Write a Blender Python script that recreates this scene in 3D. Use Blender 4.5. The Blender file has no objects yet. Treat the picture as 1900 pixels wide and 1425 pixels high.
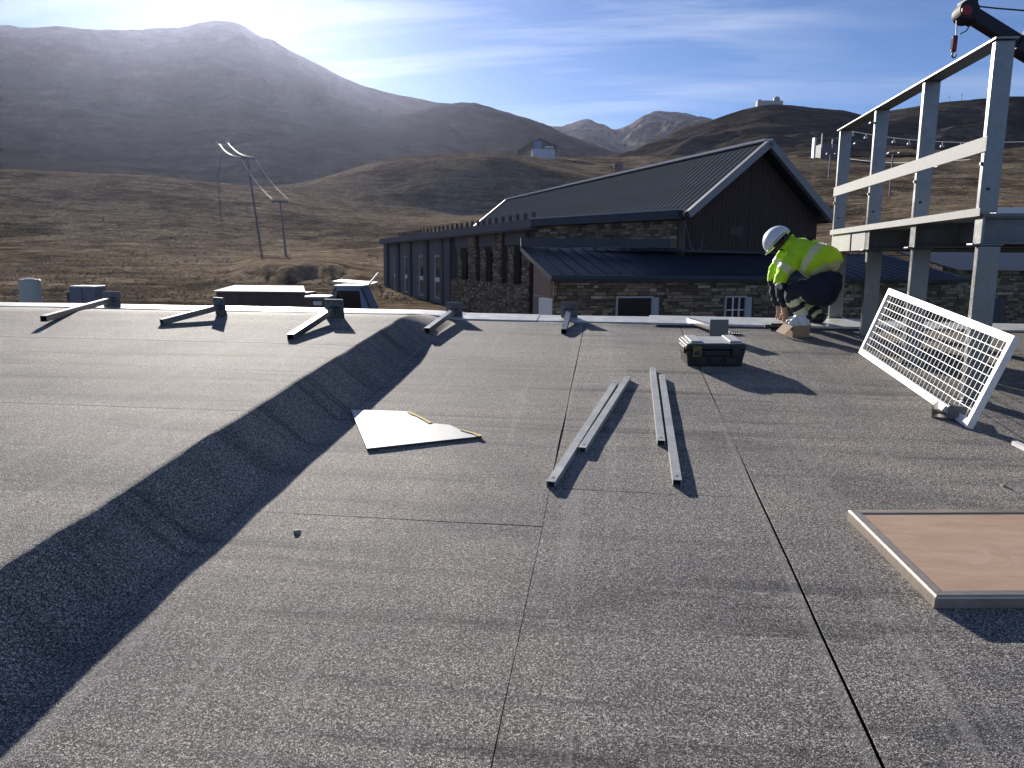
import bpy, bmesh, math, random
from mathutils import Vector, Matrix, noise
random.seed(7)
RAD = math.radians
sc = bpy.context.scene
col = sc.collection

# ------------------------------------------------------------------ camera
W, H, FPX = 1900.0, 1425.0, 1430.0
CAM = Vector((0, 0, 1.35))
PSI, THE, RHO = RAD(7.17), RAD(9.0), RAD(0.6)
FWD = Vector((-math.sin(PSI)*math.cos(THE), math.cos(PSI)*math.cos(THE), -math.sin(THE)))
R0 = Vector((math.cos(PSI), math.sin(PSI), 0))
U0 = R0.cross(FWD)
RGT = R0*math.cos(RHO) + U0*math.sin(RHO)
UPV = -R0*math.sin(RHO) + U0*math.cos(RHO)
cam_d = bpy.data.cameras.new('camera'); cam = bpy.data.objects.new('camera', cam_d); col.objects.link(cam)
cam.matrix_world = Matrix(((RGT.x, UPV.x, -FWD.x, CAM.x), (RGT.y, UPV.y, -FWD.y, CAM.y), (RGT.z, UPV.z, -FWD.z, CAM.z), (0, 0, 0, 1)))
cam_d.sensor_width = 36.0; cam_d.lens = 36.0*FPX/W
cam_d.clip_start = 0.05; cam_d.clip_end = 30000
sc.camera = cam

def ray(px, py):                       # direction with unit depth along the optical axis
    return FWD + RGT*((px-W/2)/FPX) + UPV*((H/2-py)/FPX)
def pt(px, py, d): return CAM + ray(px, py)*d
def at_z(px, py, z):
    r = ray(px, py); return CAM + r*((z-CAM.z)/r.z)

# ------------------------------------------------------------------ light, sky, exposure
SUN = ray(408, -45).normalized()
SUN_EL = math.asin(SUN.z); SUN_AZ = math.atan2(SUN.x, SUN.y)
sun_d = bpy.data.lights.new('sun', 'SUN'); sun = bpy.data.objects.new('sun', sun_d); col.objects.link(sun)
sun_d.energy = 5.0; sun_d.angle = RAD(0.55); sun_d.color = (1.0, 0.93, 0.84)
sun.rotation_euler = SUN.to_track_quat('Z', 'Y').to_euler()
world = bpy.data.worlds.new('World'); sc.world = world; world.use_nodes = True
nt = world.node_tree; N = nt.nodes; L = nt.links
for n in list(N): N.remove(n)
def wn(t, **k):
    n = N.new(t)
    for a, b in k.items(): setattr(n, a, b)
    return n
sky = wn('ShaderNodeTexSky', sky_type='NISHITA'); sky.sun_disc = False
sky.sun_elevation = SUN_EL; sky.sun_rotation = SUN_AZ
sky.altitude = 2500; sky.air_density = 1.0; sky.dust_density = 0.25; sky.ozone_density = 3.0
CL = (1.3, 0.4)
tc = wn('ShaderNodeTexCoord')
sep = wn('ShaderNodeSeparateXYZ'); L.new(tc.outputs['Generated'], sep.inputs[0])
mx = wn('ShaderNodeMath', operation='MAXIMUM'); L.new(sep.outputs['Z'], mx.inputs[0]); mx.inputs[1].default_value = 0.03
ad = wn('ShaderNodeMath', operation='ADD'); L.new(mx.outputs[0], ad.inputs[0]); ad.inputs[1].default_value = 0.12
dv = wn('ShaderNodeVectorMath', operation='DIVIDE'); L.new(tc.outputs['Generated'], dv.inputs[0])
cb = wn('ShaderNodeCombineXYZ')
for i in range(3): L.new(ad.outputs[0], cb.inputs[i])
L.new(cb.outputs[0], dv.inputs[1])
mp = wn('ShaderNodeMapping'); mp.inputs['Rotation'].default_value = (0, 0, RAD(-20)); mp.inputs['Scale'].default_value = (0.55, 2.3, 1.0); mp.inputs['Location'].default_value = (0.9, 0.35, 0)
L.new(dv.outputs[0], mp.inputs[0])
n1 = wn('ShaderNodeTexNoise'); n1.inputs['Scale'].default_value = 1.25; n1.inputs['Detail'].default_value = 9; n1.inputs['Roughness'].default_value = 0.56; n1.inputs['Distortion'].default_value = 0.35
L.new(mp.outputs[0], n1.inputs['Vector'])
n2 = wn('ShaderNodeTexNoise'); n2.inputs['Scale'].default_value = 0.42; n2.inputs['Detail'].default_value = 2
mp2 = wn('ShaderNodeMapping'); mp2.inputs['Location'].default_value = (CL[0], CL[1], 0); L.new(dv.outputs[0], mp2.inputs[0]); L.new(mp2.outputs[0], n2.inputs['Vector'])
r1 = wn('ShaderNodeMapRange'); r1.inputs[1].default_value = 0.45; r1.inputs[2].default_value = 0.78
L.new(n1.outputs[0], r1.inputs[0])
r2 = wn('ShaderNodeMapRange'); r2.inputs[1].default_value = 0.43; r2.inputs[2].default_value = 0.62
L.new(n2.outputs[0], r2.inputs[0])
mm = wn('ShaderNodeMath', operation='MULTIPLY'); L.new(r1.outputs[0], mm.inputs[0]); L.new(r2.outputs[0], mm.inputs[1])
m3 = wn('ShaderNodeMath', operation='MULTIPLY'); L.new(mm.outputs[0], m3.inputs[0]); m3.inputs[1].default_value = 0.5
mixc = wn('ShaderNodeMix', data_type='RGBA'); tint = wn('ShaderNodeMix', data_type='RGBA', blend_type='MULTIPLY'); tint.inputs[0].default_value = 1.0; tint.inputs[7].default_value = (0.84, 0.90, 1.08, 1); L.new(sky.outputs[0], tint.inputs[6])
L.new(m3.outputs[0], mixc.inputs[0]); L.new(tint.outputs[2], mixc.inputs[6])
mixc.inputs[7].default_value = (11.5, 12, 12.8, 1)
bg = wn('ShaderNodeBackground'); bg.inputs['Strength'].default_value = 0.05
L.new(mixc.outputs[2], bg.inputs['Color'])
wo = wn('ShaderNodeOutputWorld'); L.new(bg.outputs[0], wo.inputs['Surface'])
sc.view_settings.view_transform = 'Standard'; sc.view_settings.look = 'None'; sc.view_settings.gamma = 1.0
sc.view_settings.use_curve_mapping = False
sc.view_settings.exposure = 1.05
sc.cycles.use_denoising = True
sc.cycles.volume_bounces = 0
sc.cycles.max_bounces = 6

# ------------------------------------------------------------------ materials
MAT = {}
def base_mat(name, rough=0.6, metal=0.0, spec=0.5):
    m = bpy.data.materials.new(name); m.use_nodes = True
    b = m.node_tree.nodes['Principled BSDF']
    b.inputs['Roughness'].default_value = rough; b.inputs['Metallic'].default_value = metal
    b.inputs['Specular IOR Level'].default_value = spec
    MAT[name] = m
    return m, m.node_tree, b
def node(t, kind, **k):
    n = t.nodes.new(kind)
    for a, b in k.items(): setattr(n, a, b)
    return n
def noise_n(t, scale, detail=4, rough=0.5, vec=None, dist=0.0):
    n = node(t, 'ShaderNodeTexNoise'); n.inputs['Scale'].default_value = scale
    n.inputs['Detail'].default_value = detail; n.inputs['Roughness'].default_value = rough; n.inputs['Distortion'].default_value = dist
    if vec is not None: t.links.new(vec, n.inputs['Vector'])
    return n.outputs[0]
def ramp(t, fac, stops, interp='LINEAR'):
    r = node(t, 'ShaderNodeValToRGB'); r.color_ramp.interpolation = interp
    e = r.color_ramp.elements
    while len(e) > 1: e.remove(e[0])
    e[0].position = stops[0][0]; c = stops[0][1]; e[0].color = (*c, 1)
    for p, c in stops[1:]:
        x = e.new(p); x.color = (*c, 1)
    t.links.new(fac, r.inputs[0]); return r.outputs[0]
def coords(t, kind='Object', scale=(1, 1, 1), rot=(0, 0, 0)):
    c = node(t, 'ShaderNodeTexCoord'); m = node(t, 'ShaderNodeMapping')
    m.inputs['Scale'].default_value = scale; m.inputs['Rotation'].default_value = rot
    t.links.new(c.outputs[kind], m.inputs[0]); return m.outputs[0]
def mixrgb(t, fac, a, b, blend='MIX'):
    m = node(t, 'ShaderNodeMix', data_type='RGBA', blend_type=blend)
    if isinstance(fac, float): m.inputs[0].default_value = fac
    else: t.links.new(fac, m.inputs[0])
    for i, v in ((6, a), (7, b)):
        if isinstance(v, tuple): m.inputs[i].default_value = (*v, 1)
        else: t.links.new(v, m.inputs[i])
    return m.outputs[2]
def bump(t, b, height, strength, dist, prev=None):
    n = node(t, 'ShaderNodeBump'); n.inputs['Strength'].default_value = strength; n.inputs['Distance'].default_value = dist
    t.links.new(height, n.inputs['Height'])
    if prev is not None: t.links.new(prev, n.inputs['Normal'])
    t.links.new(n.outputs[0], b.inputs['Normal']); return n.outputs[0]
def simple(name, c, rough=0.6, metal=0.0, var=0.25, scale=6.0, bmp=0.0, spec=0.5, stretch=(1, 1, 1)):
    m, t, b = base_mat(name, rough, metal, spec)
    v = coords(t, 'Object', stretch)
    f = noise_n(t, scale, 5, 0.6, v)
    lo = tuple(max(0, x*(1-var)) for x in c); hi = tuple(min(1, x*(1+var)) for x in c)
    t.links.new(ramp(t, f, [(0.3, lo), (0.7, hi)]), b.inputs['Base Color'])
    rr = node(t, 'ShaderNodeMapRange'); rr.inputs[3].default_value = max(0.05, rough-0.1); rr.inputs[4].default_value = min(1, rough+0.12)
    t.links.new(f, rr.inputs[0]); t.links.new(rr.outputs[0], b.inputs['Roughness'])
    if bmp: bump(t, b, noise_n(t, scale*8, 3, 0.6, v), bmp, 0.004)
    return m

def membrane(name, tint):
    m, t, b = base_mat(name, 0.82, 0, 0.14)
    v = coords(t, 'Object')
    g1 = noise_n(t, 300, 2, 0.6, v); g2 = noise_n(t, 120, 3, 0.7, v)
    big = noise_n(t, 0.8, 6, 0.62, v, 0.5)
    rip = noise_n(t, 1.0, 6, 0.62, coords(t, 'Object', (0.55, 7.5, 1), (0, 0, RAD(3))), 0.6)
    fold = noise_n(t, 1.0, 4, 0.55, coords(t, 'Object', (0.32, 3.4, 1), (0, 0, RAD(2))), 0.9)
    streak = noise_n(t, 1.0, 5, 0.6, coords(t, 'Object', (13.0, 0.22, 1), (0, 0, RAD(-1.5))), 0.5)
    scuff = noise_n(t, 5.0, 7, 0.72, v, 1.2)
    mul = node(t, 'ShaderNodeMath', operation='MULTIPLY_ADD'); t.links.new(g1, mul.inputs[0]); mul.inputs[1].default_value = 0.6
    m2 = node(t, 'ShaderNodeMath', operation='MULTIPLY'); t.links.new(g2, m2.inputs[0]); m2.inputs[1].default_value = 0.4
    t.links.new(m2.outputs[0], mul.inputs[2])
    c = ramp(t, mul.outputs[0], [(0.36, tuple(0.022*x for x in tint)), (0.46, tuple(0.09*x for x in tint)), (0.535, tuple(0.22*x for x in tint)), (0.60, tuple(0.82*x for x in tint))])
    c = mixrgb(t, 1.0, c, ramp(t, big, [(0.3, (0.66, 0.68, 0.73)), (0.5, (0.98, 0.97, 0.96)), (0.7, (1.26, 1.22, 1.15))]), 'MULTIPLY')
    c = mixrgb(t, 1.0, c, ramp(t, rip, [(0.30, (0.55, 0.56, 0.59)), (0.44, (0.93, 0.93, 0.93)), (0.72, (1.16, 1.15, 1.13))]), 'MULTIPLY')  # low-sun shading of the ripples, painted into the colour
    c = mixrgb(t, 1.0, c, ramp(t, fold, [(0.30, (0.52, 0.53, 0.56)), (0.40, (0.95, 0.95, 0.95)), (0.62, (1.0, 1.0, 1.0)), (0.75, (1.12, 1.11, 1.09))]), 'MULTIPLY')  # shade lines of the broader folds, also painted into the colour
    c = mixrgb(t, ramp(t, streak, [(0.585, (0, 0, 0)), (0.64, (0.30, 0.30, 0.30)), (0.68, (0.06, 0.06, 0.06))]), c, (0.36, 0.34, 0.32))
    c = mixrgb(t, ramp(t, scuff, [(0.66, (0, 0, 0)), (0.76, (0.30, 0.30, 0.30))]), c, (0.36, 0.34, 0.31))
    t.links.new(c, b.inputs['Base Color'])
    b0 = bump(t, b, fold, 0.14, 0.03)
    b1 = bump(t, b, rip, 0.22, 0.012, b0)
    bump(t, b, mul.outputs[0], 0.8, 0.006, b1)
    return m
membrane('membrane', (1.05, 0.98, 0.91))
simple('bitumen', (0.012, 0.012, 0.013), 0.5)

def galv(name, c, rough=0.42, metal=0.75):
    m, t, b = base_mat(name, rough, metal)
    v = coords(t, 'Object')
    vor = node(t, 'ShaderNodeTexVoronoi'); vor.inputs['Scale'].default_value = 38; t.links.new(v, vor.inputs['Vector'])
    n = noise_n(t, 7, 6, 0.65, v)
    c1 = ramp(t, n, [(0.3, tuple(x*0.72 for x in c)), (0.7, tuple(min(1, x*1.18) for x in c))])
    sepc = node(t, 'ShaderNodeSeparateColor'); t.links.new(vor.outputs['Color'], sepc.inputs[0])
    c2 = mixrgb(t, 0.22, c1, ramp(t, sepc.outputs[0], [(0, tuple(x*0.75 for x in c)), (1, tuple(min(1, x*1.2) for x in c))]))
    t.links.new(c2, b.inputs['Base Color'])
    rr = node(t, 'ShaderNodeMapRange'); rr.inputs[3].default_value = rough-0.1; rr.inputs[4].default_value = rough+0.18
    t.links.new(n, rr.inputs[0]); t.links.new(rr.outputs[0], b.inputs['Roughness'])
    return m
galv('galvanised', (0.20, 0.205, 0.21), 0.33, 0.85)
galv('galv_dull', (0.15, 0.165, 0.175), 0.5, 0.4)
galv('galv_bright', (0.30, 0.30, 0.29), 0.75, 0.0)
galv('tube_steel', (0.42, 0.42, 0.40), 0.42, 0.2)
galv('flashing_metal', (0.52, 0.52, 0.50), 0.40, 0.0)
simple('white_paint', (0.80, 0.79, 0.75), 0.45, 0, 0.06, 12)
simple('board_white', (0.46, 0.46, 0.44), 0.5, 0, 0.07, 9)
simple('foam_yellow', (0.70, 0.55, 0.20), 0.9, 0, 0.2, 30, 0.5)
simple('board_edge', (0.05, 0.05, 0.05), 0.6)
def plyboard():
    m, t, b = base_mat('tan_board', 0.62, 0, 0.3)
    v = coords(t, 'Object', (1.2, 6, 1)); v2 = coords(t, 'Object')
    a = noise_n(t, 3, 6, 0.6, v); s = noise_n(t, 4.5, 8, 0.7, v2, 0.8); k = noise_n(t, 60, 3, 0.6, v2)
    c = ramp(t, a, [(0.3, (0.44, 0.29, 0.20)), (0.7, (0.56, 0.39, 0.28))])
    c = mixrgb(t, ramp(t, s, [(0.56, (0, 0, 0)), (0.70, (0.6, 0.6, 0.6))]), c, (0.62, 0.49, 0.39))
    c = mixrgb(t, ramp(t, k, [(0.3, (0.25, 0.25, 0.25)), (0.42, (0, 0, 0))]), c, (0.30, 0.19, 0.13))
    t.links.new(c, b.inputs['Base Color']); bump(t, b, k, 0.1, 0.002)
plyboard()
simple('trim_metal', (0.42, 0.36, 0.30), 0.38, 0.55, 0.15, 10, 0, 0.5, (1, 8, 1))
simple('plastic_black', (0.018, 0.018, 0.02), 0.45, 0, 0.3, 10)
simple('plastic_grey', (0.42, 0.42, 0.41), 0.5, 0, 0.15, 10)
simple('plastic_yellow', (0.16, 0.115, 0.03), 0.45, 0, 0.1, 10)
simple('hivis', (0.47, 0.78, 0.014), 0.75, 0, 0.14, 7, 0.3)
simple('reflective', (0.62, 0.66, 0.40), 0.4, 0.1, 0.08, 14)
simple('navy_cloth', (0.014, 0.016, 0.034), 0.85, 0, 0.35, 8, 0.4)
simple('helmet_white', (0.70, 0.72, 0.76), 0.3, 0, 0.04, 8)
simple('skin', (0.50, 0.30, 0.21), 0.55, 0, 0.1, 12)
simple('hair_dark', (0.02, 0.014, 0.01), 0.7)
simple('boot', (0.02, 0.02, 0.022), 0.6)
simple('glove', (0.09, 0.09, 0.10), 0.8)
simple('cardboard', (0.34, 0.24, 0.15), 0.8, 0, 0.12, 8)
simple('plastic_film', (0.72, 0.73, 0.76), 0.25, 0, 0.1, 8)
simple('stone_pebble', (0.30, 0.31, 0.25), 0.85, 0, 0.3, 30, 0.6)
simple('crane_navy', (0.003, 0.004, 0.016), 0.65, 0, 0.2, 4)
simple('crane_red', (0.16, 0.012, 0.01), 0.45, 0, 0.2, 6)
simple('cable_dark', (0.03, 0.03, 0.035), 0.5, 0.4)
simple('cable_bright', (0.45, 0.46, 0.48), 0.5, 0.1)
simple('rubber', (0.015, 0.015, 0.015), 0.8)
# neighbouring building
simple('roof_metal', (0.066, 0.075, 0.088), 0.85, 0.0, 0.16, 1.2, 0, 0.0)
simple('roof_trim', (0.20, 0.215, 0.23), 0.5, 0.2, 0.1, 2)
simple('roof_dark', (0.028, 0.036, 0.055), 0.5, 0.2, 0.15, 1)
simple('wood_dark', (0.050, 0.036, 0.034), 0.75, 0, 0.3, 2.5, 0, 0.3, (8, 8, 0.6))
simple('wall_brown', (0.13, 0.085, 0.075), 0.8, 0, 0.12, 2)
simple('panel_grey', (0.105, 0.105, 0.115), 0.7, 0, 0.12, 1.5)
simple('panel_dark', (0.062, 0.062, 0.070), 0.7, 0, 0.12, 1.5)
simple('door_white', (0.60, 0.62, 0.66), 0.6, 0, 0.04, 3)
simple('frame_grey', (0.34, 0.36, 0.37), 0.6, 0, 0.06, 3)
simple('frame_white', (0.66, 0.67, 0.68), 0.5, 0, 0.05, 3)
simple('mortar', (0.075, 0.068, 0.06), 0.95, 0, 0.2, 4)
simple('wall_plaster', (0.45, 0.43, 0.40), 0.9, 0, 0.1, 2)
simple('hut_brown', (0.095, 0.065, 0.06), 0.8, 0, 0.2, 2)
simple('hut_roof', (0.19, 0.17, 0.155), 0.8, 0, 0.2, 2)
simple('kiosk_blue', (0.17, 0.27, 0.42), 0.4, 0, 0.1, 1)
simple('hut_blue', (0.12, 0.21, 0.42), 0.5, 0, 0.1, 0.5)
simple('hut_pale', (0.42, 0.48, 0.56), 0.6, 0, 0.1, 0.5)
simple('white_far', (0.72, 0.73, 0.75), 0.5, 0, 0.05, 0.5)
simple('pylon_steel', (0.13, 0.13, 0.15), 0.6, 0.3, 0.2, 1)
simple('pylon_orange', (0.40, 0.12, 0.04), 0.6, 0, 0.2, 2)
simple('lift_red', (0.30, 0.12, 0.11), 0.5, 0, 0.1, 1)
simple('tank_pale', (0.36, 0.42, 0.40), 0.55, 0, 0.06, 2)
simple('box_grey', (0.15, 0.16, 0.21), 0.6, 0, 0.1, 2)
def glass():
    m, t, b = base_mat('window_glass', 0.08, 0, 0.5)
    b.inputs['Base Color'].default_value = (0.012, 0.015, 0.022, 1)
glass()
def stone():
    m, t, b = base_mat('stone_wall', 0.85, 0, 0.3)
    a = node(t, 'ShaderNodeAttribute', attribute_name='tone')
    v = coords(t, 'Object'); n = noise_n(t, 7, 6, 0.65, v)
    sepc = node(t, 'ShaderNodeSeparateColor'); t.links.new(a.outputs['Color'], sepc.inputs[0])
    c = ramp(t, sepc.outputs[0], [(0.0, (0.055, 0.045, 0.038)), (0.3, (0.135, 0.10, 0.07)), (0.6, (0.24, 0.185, 0.125)), (0.85, (0.31, 0.245, 0.17)), (1.0, (0.42, 0.36, 0.28))])
    c = mixrgb(t, 1.0, c, ramp(t, n, [(0.3, (0.7, 0.7, 0.7)), (0.7, (1.2, 1.2, 1.2))]), 'MULTIPLY')
    t.links.new(c, b.inputs['Base Color']); bump(t, b, n, 0.6, 0.03)
stone()
def terrain(name, stops, s1, s2, s3, bdist, bstr=0.7, rough=0.95, spk=1.0):
    m, t, b = base_mat(name, rough, 0, 0.0)
    v = coords(t, 'Object'); 
    a = noise_n(t, s1, 8, 0.62, v, 0.4); c_ = noise_n(t, s2, 6, 0.7, v); d = noise_n(t, s3, 4, 0.7, v)
    k = node(t, 'ShaderNodeMath', operation='MULTIPLY_ADD'); t.links.new(a, k.inputs[0]); k.inputs[1].default_value = 0.5
    k2 = node(t, 'ShaderNodeMath', operation='MULTIPLY_ADD'); t.links.new(c_, k2.inputs[0]); k2.inputs[1].default_value = 0.3
    k3 = node(t, 'ShaderNodeMath', operation='MULTIPLY'); t.links.new(d, k3.inputs[0]); k3.inputs[1].default_value = 0.2
    t.links.new(k3.outputs[0], k2.inputs[2]); t.links.new(k2.outputs[0], k.inputs[2])
    sp_ = noise_n(t, (s2*s3)**.5*1.2, 9, 0.8, v)
    cc = mixrgb(t, 1.0, ramp(t, k.outputs[0], stops), ramp(t, sp_, [(0.36, (1-.7*spk, 1-.7*spk, 1-.68*spk)), (0.47, (1-.15*spk,)*3), (0.55, (1+.12*spk, 1+.11*spk, 1+.1*spk)), (0.66, (1+.7*spk, 1+.68*spk, 1+.65*spk))]), 'MULTIPLY')
    st = noise_n(t, 1.0, 6, 0.65, coords(t, 'Object', (s2*.22, s2*1.9, s2*3), (0, 0, RAD(8))), 0.5)
    cc = mixrgb(t, 1.0, cc, ramp(t, st, [(0.34, (0.42, 0.42, 0.45)), (0.46, (0.9, 0.9, 0.9)), (0.56, (1.1, 1.1, 1.08)), (0.68, (1.45, 1.42, 1.36))]), 'MULTIPLY')
    t.links.new(cc, b.inputs['Base Color'])
    p = bump(t, b, c_, bstr, bdist); bump(t, b, d, bstr, bdist*0.35, p)
    return m
terrain('meadow', [(0.42, (0.050, 0.042, 0.034)), (0.46, (0.100, 0.076, 0.054)), (0.50, (0.165, 0.130, 0.092)), (0.54, (0.245, 0.192, 0.128)), (0.59, (0.20, 0.170, 0.135))], 0.022, 0.16, 1.1, 0.9, 1.0)
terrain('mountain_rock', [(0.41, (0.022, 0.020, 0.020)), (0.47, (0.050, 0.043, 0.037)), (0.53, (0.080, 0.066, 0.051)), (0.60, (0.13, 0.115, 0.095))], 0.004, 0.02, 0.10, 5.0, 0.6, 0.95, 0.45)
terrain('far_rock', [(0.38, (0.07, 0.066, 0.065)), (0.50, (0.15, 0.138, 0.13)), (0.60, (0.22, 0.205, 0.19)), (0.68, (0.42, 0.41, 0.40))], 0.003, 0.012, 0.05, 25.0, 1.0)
terrain('ground_dirt', [(0.38, (0.06, 0.05, 0.04)), (0.55, (0.14, 0.115, 0.09)), (0.68, (0.22, 0.19, 0.155))], 0.05, 0.4, 2.5, 0.3)
simple('scree', (0.23, 0.205, 0.175), 0.9, 0, 0.35, 1.5)
simple('dry_grass', (0.26, 0.19, 0.10), 0.9, 0, 0.3, 2)

# ------------------------------------------------------------------ mesh helpers
class MB:
    def __init__(s): s.v = []; s.f = []; s.m = []; s.tone = []
    def add(s, vs, fs, mi=0, tone=None):
        o = len(s.v); s.v += [tuple(p) for p in vs]
        for f in fs:
            s.f.append(tuple(i+o for i in f)); s.m.append(mi); s.tone.append(tone)
        return s
    def hexa(s, p, mi=0, tone=None):    # p: 4 bottom (ccw), 4 top
        return s.add(p, [(3, 2, 1, 0), (4, 5, 6, 7), (0, 1, 5, 4), (1, 2, 6, 5), (2, 3, 7, 6), (3, 0, 4, 7)], mi, tone)
    def box(s, x0, x1, y0, y1, z0, z1, mi=0):
        return s.hexa([(x0, y0, z0), (x1, y0, z0), (x1, y1, z0), (x0, y1, z0), (x0, y0, z1), (x1, y0, z1), (x1, y1, z1), (x0, y1, z1)], mi)
    def obb(s, c, ax, ay, az, hx, hy, hz, mi=0, tone=None):
        c = Vector(c); p = []
        for k in (-1, 1):
            for i, j in ((-1, -1), (1, -1), (1, 1), (-1, 1)):
                p.append(c+ax*(hx*i)+ay*(hy*j)+az*(hz*k))
        return s.hexa(p, mi, tone)
    def beam(s, a, b, w, h, up=Vector((0, 0, 1)), mi=0):
        a = Vector(a); b = Vector(b); d = (b-a); l = d.length; d.normalize()
        x = d.cross(Vector(up)).normalized(); z = x.cross(d)
        return s.obb((a+b)/2, x, d, z, w/2, l/2, h/2, mi)
    def hollow(s, a, b, w, h, t=0.004, up=Vector((0, 0, 1)), mi=0):      # open square tube
        a = Vector(a); b = Vector(b); d = (b-a).normalized()
        x = d.cross(Vector(up)).normalized(); z = x.cross(d)
        vs = []
        for p in (a, b):
            for q in (1.0, 0.0):
                for i, j in ((-1, -1), (1, -1), (1, 1), (-1, 1)):
                    vs.append(p+x*(i*(w/2-(0 if q else t)))+z*(j*(h/2-(0 if q else t))))
        f = []
        for k in range(4):
            n = (k+1) % 4
            f += [(k, n, 8+n, 8+k), (4+n, 4+k, 12+k, 12+n), (k, 4+k, 4+n, n), (8+n, 12+n, 12+k, 8+k)]
        return s.add(vs, f, mi)
    def cyl(s, a, b, r0, r1=None, n=12, mi=0, cap=True):
        a = Vector(a); b = Vector(b); r1 = r0 if r1 is None else r1
        d = (b-a).normalized(); q = Vector((0, 0, 1)) if abs(d.z) < 0.9 else Vector((1, 0, 0))
        x = d.cross(q).normalized(); y = d.cross(x)
        vs = [a+(x*math.cos(2*math.pi*i/n)+y*math.sin(2*math.pi*i/n))*r0 for i in range(n)]
        vs += [b+(x*math.cos(2*math.pi*i/n)+y*math.sin(2*math.pi*i/n))*r1 for i in range(n)]
        f = [(i, i+n, (i+1) % n+n, (i+1) % n) for i in range(n)]
        if cap: f += [tuple(range(n)), tuple(range(2*n-1, n-1, -1))]
        return s.add(vs, f, mi)
    def path(s, pts, r, n=6, mi=0):
        for a, b in zip(pts, pts[1:]): s.cyl(a, b, r, None, n, mi)
        return s
    def poly(s, ring, off, mi=0, mi_side=None):      # extrude polygon by vector off (off = downward side)
        n = len(ring); off = Vector(off); vs = [Vector(p) for p in ring]; vs += [p+off for p in vs]
        s.add(vs, [tuple(range(n)), tuple(range(2*n-1, n-1, -1))], mi)
        base = len(s.v)-2*n
        for i in range(n):
            j = (i+1) % n
            s.f.append((base+i, base+n+i, base+n+j, base+j)); s.m.append(mi if mi_side is None else mi_side[i]); s.tone.append(None)
        return s
    def mesh(s, name, mats):
        me = bpy.data.meshes.new(name); me.from_pydata(s.v, [], s.f)
        for m in mats: me.materials.append(MAT[m])
        me.polygons.foreach_set('material_index', s.m)
        if any(t is not None for t in s.tone):
            a = me.color_attributes.new('tone', 'FLOAT_COLOR', 'CORNER')
            d = []
            for f, t in zip(s.f, s.tone): d += [t or 0.5, t or 0.5, t or 0.5, 1.0]*len(f)
            a.data.foreach_set('color', d)
        bm = bmesh.new(); bm.from_mesh(me); bmesh.ops.recalc_face_normals(bm, faces=bm.faces); bm.to_mesh(me); bm.free()
        return me
    def build(s, name, mats, parent=None, bevel=0.0, smooth=False):
        if isinstance(mats, str): mats = [mats]
        return link(name, s.mesh(name, mats), parent, bevel, smooth)
def link(name, me, parent=None, bevel=0.0, smooth=False):
    o = bpy.data.objects.new(name, me); col.objects.link(o)
    if parent is not None:
        o.parent = parent
        o.matrix_parent_inverse = parent.matrix_basis.inverted()
    if smooth:
        for p in me.polygons: p.use_smooth = True
    if bevel:
        b = o.modifiers.new('bevel', 'BEVEL'); b.width = bevel; b.segments = 2; b.limit_method = 'ANGLE'
    return o
def tag(o, label=None, cat=None, group=None, kind=None):
    if label: o['label'] = label
    if cat: o['category'] = cat
    if group: o['group'] = group
    if kind: o['kind'] = kind
    return o
def empty(name, loc, label=None, cat=None, group=None, kind=None):
    o = bpy.data.objects.new(name, None); col.objects.link(o); o.location = loc; o.empty_display_size = 0.1
    return tag(o, label, cat, group, kind)
def fbm(x, y, z=0.0, o=5, h=0.9): return noise.fractal(Vector((x, y, z)), h, 2.0, o)
def sstep(t): t = min(1, max(0, t)); return t*t*(3-2*t)
def interp(tab, x):
    if x <= tab[0][0]: return tab[0][1]
    for (a, u), (b, v) in zip(tab, tab[1:]):
        if x <= b:
            t = (x-a)/(b-a); return u+(v-u)*t
    return tab[-1][1]
def sinterp(tab, x):          # smooth (Catmull-Rom) version
    if x <= tab[0][0]: return tab[0][1]
    if x >= tab[-1][0]: return tab[-1][1]
    for i in range(len(tab)-1):
        a, b = tab[i], tab[i+1]
        if x <= b[0]:
            p = tab[i-1] if i else a; q = tab[i+2] if i+2 < len(tab) else b
            h = b[0]-a[0]; t = (x-a[0])/h
            m0 = (b[1]-p[1])/(b[0]-p[0])*h if b[0] != p[0] else 0; m1 = (q[1]-a[1])/(q[0]-a[0])*h if q[0] != a[0] else 0
            return (2*t**3-3*t*t+1)*a[1]+(t**3-2*t*t+t)*m0+(-2*t**3+3*t*t)*b[1]+(t**3-t*t)*m1

# ------------------------------------------------------------------ the roof underfoot
S = 0.0985                     # slope of the roof, rising away from the camera
ZG = CAM.z-3.9                 # ground level around the buildings
def on_roof(px, py, h=0.0):
    r = ray(px, py); t = (h-CAM.z+S*CAM.y)/(r.z-S*r.y); return CAM + r*t
YE = on_roof(950, 586).y       # far edge
XL, XR, YN = -10.5, 10.5, -4.0
def rise(x, y):                # the left part of the roof lies a step higher and dies out at the edge
    w = 0.006*math.sin(y*1.3)+0.003*math.sin(y*5.1+1)+0.002*math.sin(y*11.3)
    k = 1.0-0.88*sstep((y-(YE-1.55))/1.5)
    k *= 1.0+0.012*math.sin(y*1.7+0.6)+0.006*math.sin(y*4.3)
    t = (-1.56+w-x)/0.27
    t = min(1, max(0, t))
    return 0.205*k*(0.85*t+0.15*sstep(t))
def roofz(x, y): return S*y + rise(x, y)
def lump(x, y): return 0.0022*fbm(x*0.5, y*3.2, 1.3, 3)+0.004*fbm(x*0.9, y*0.9, 4.0, 2)

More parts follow.
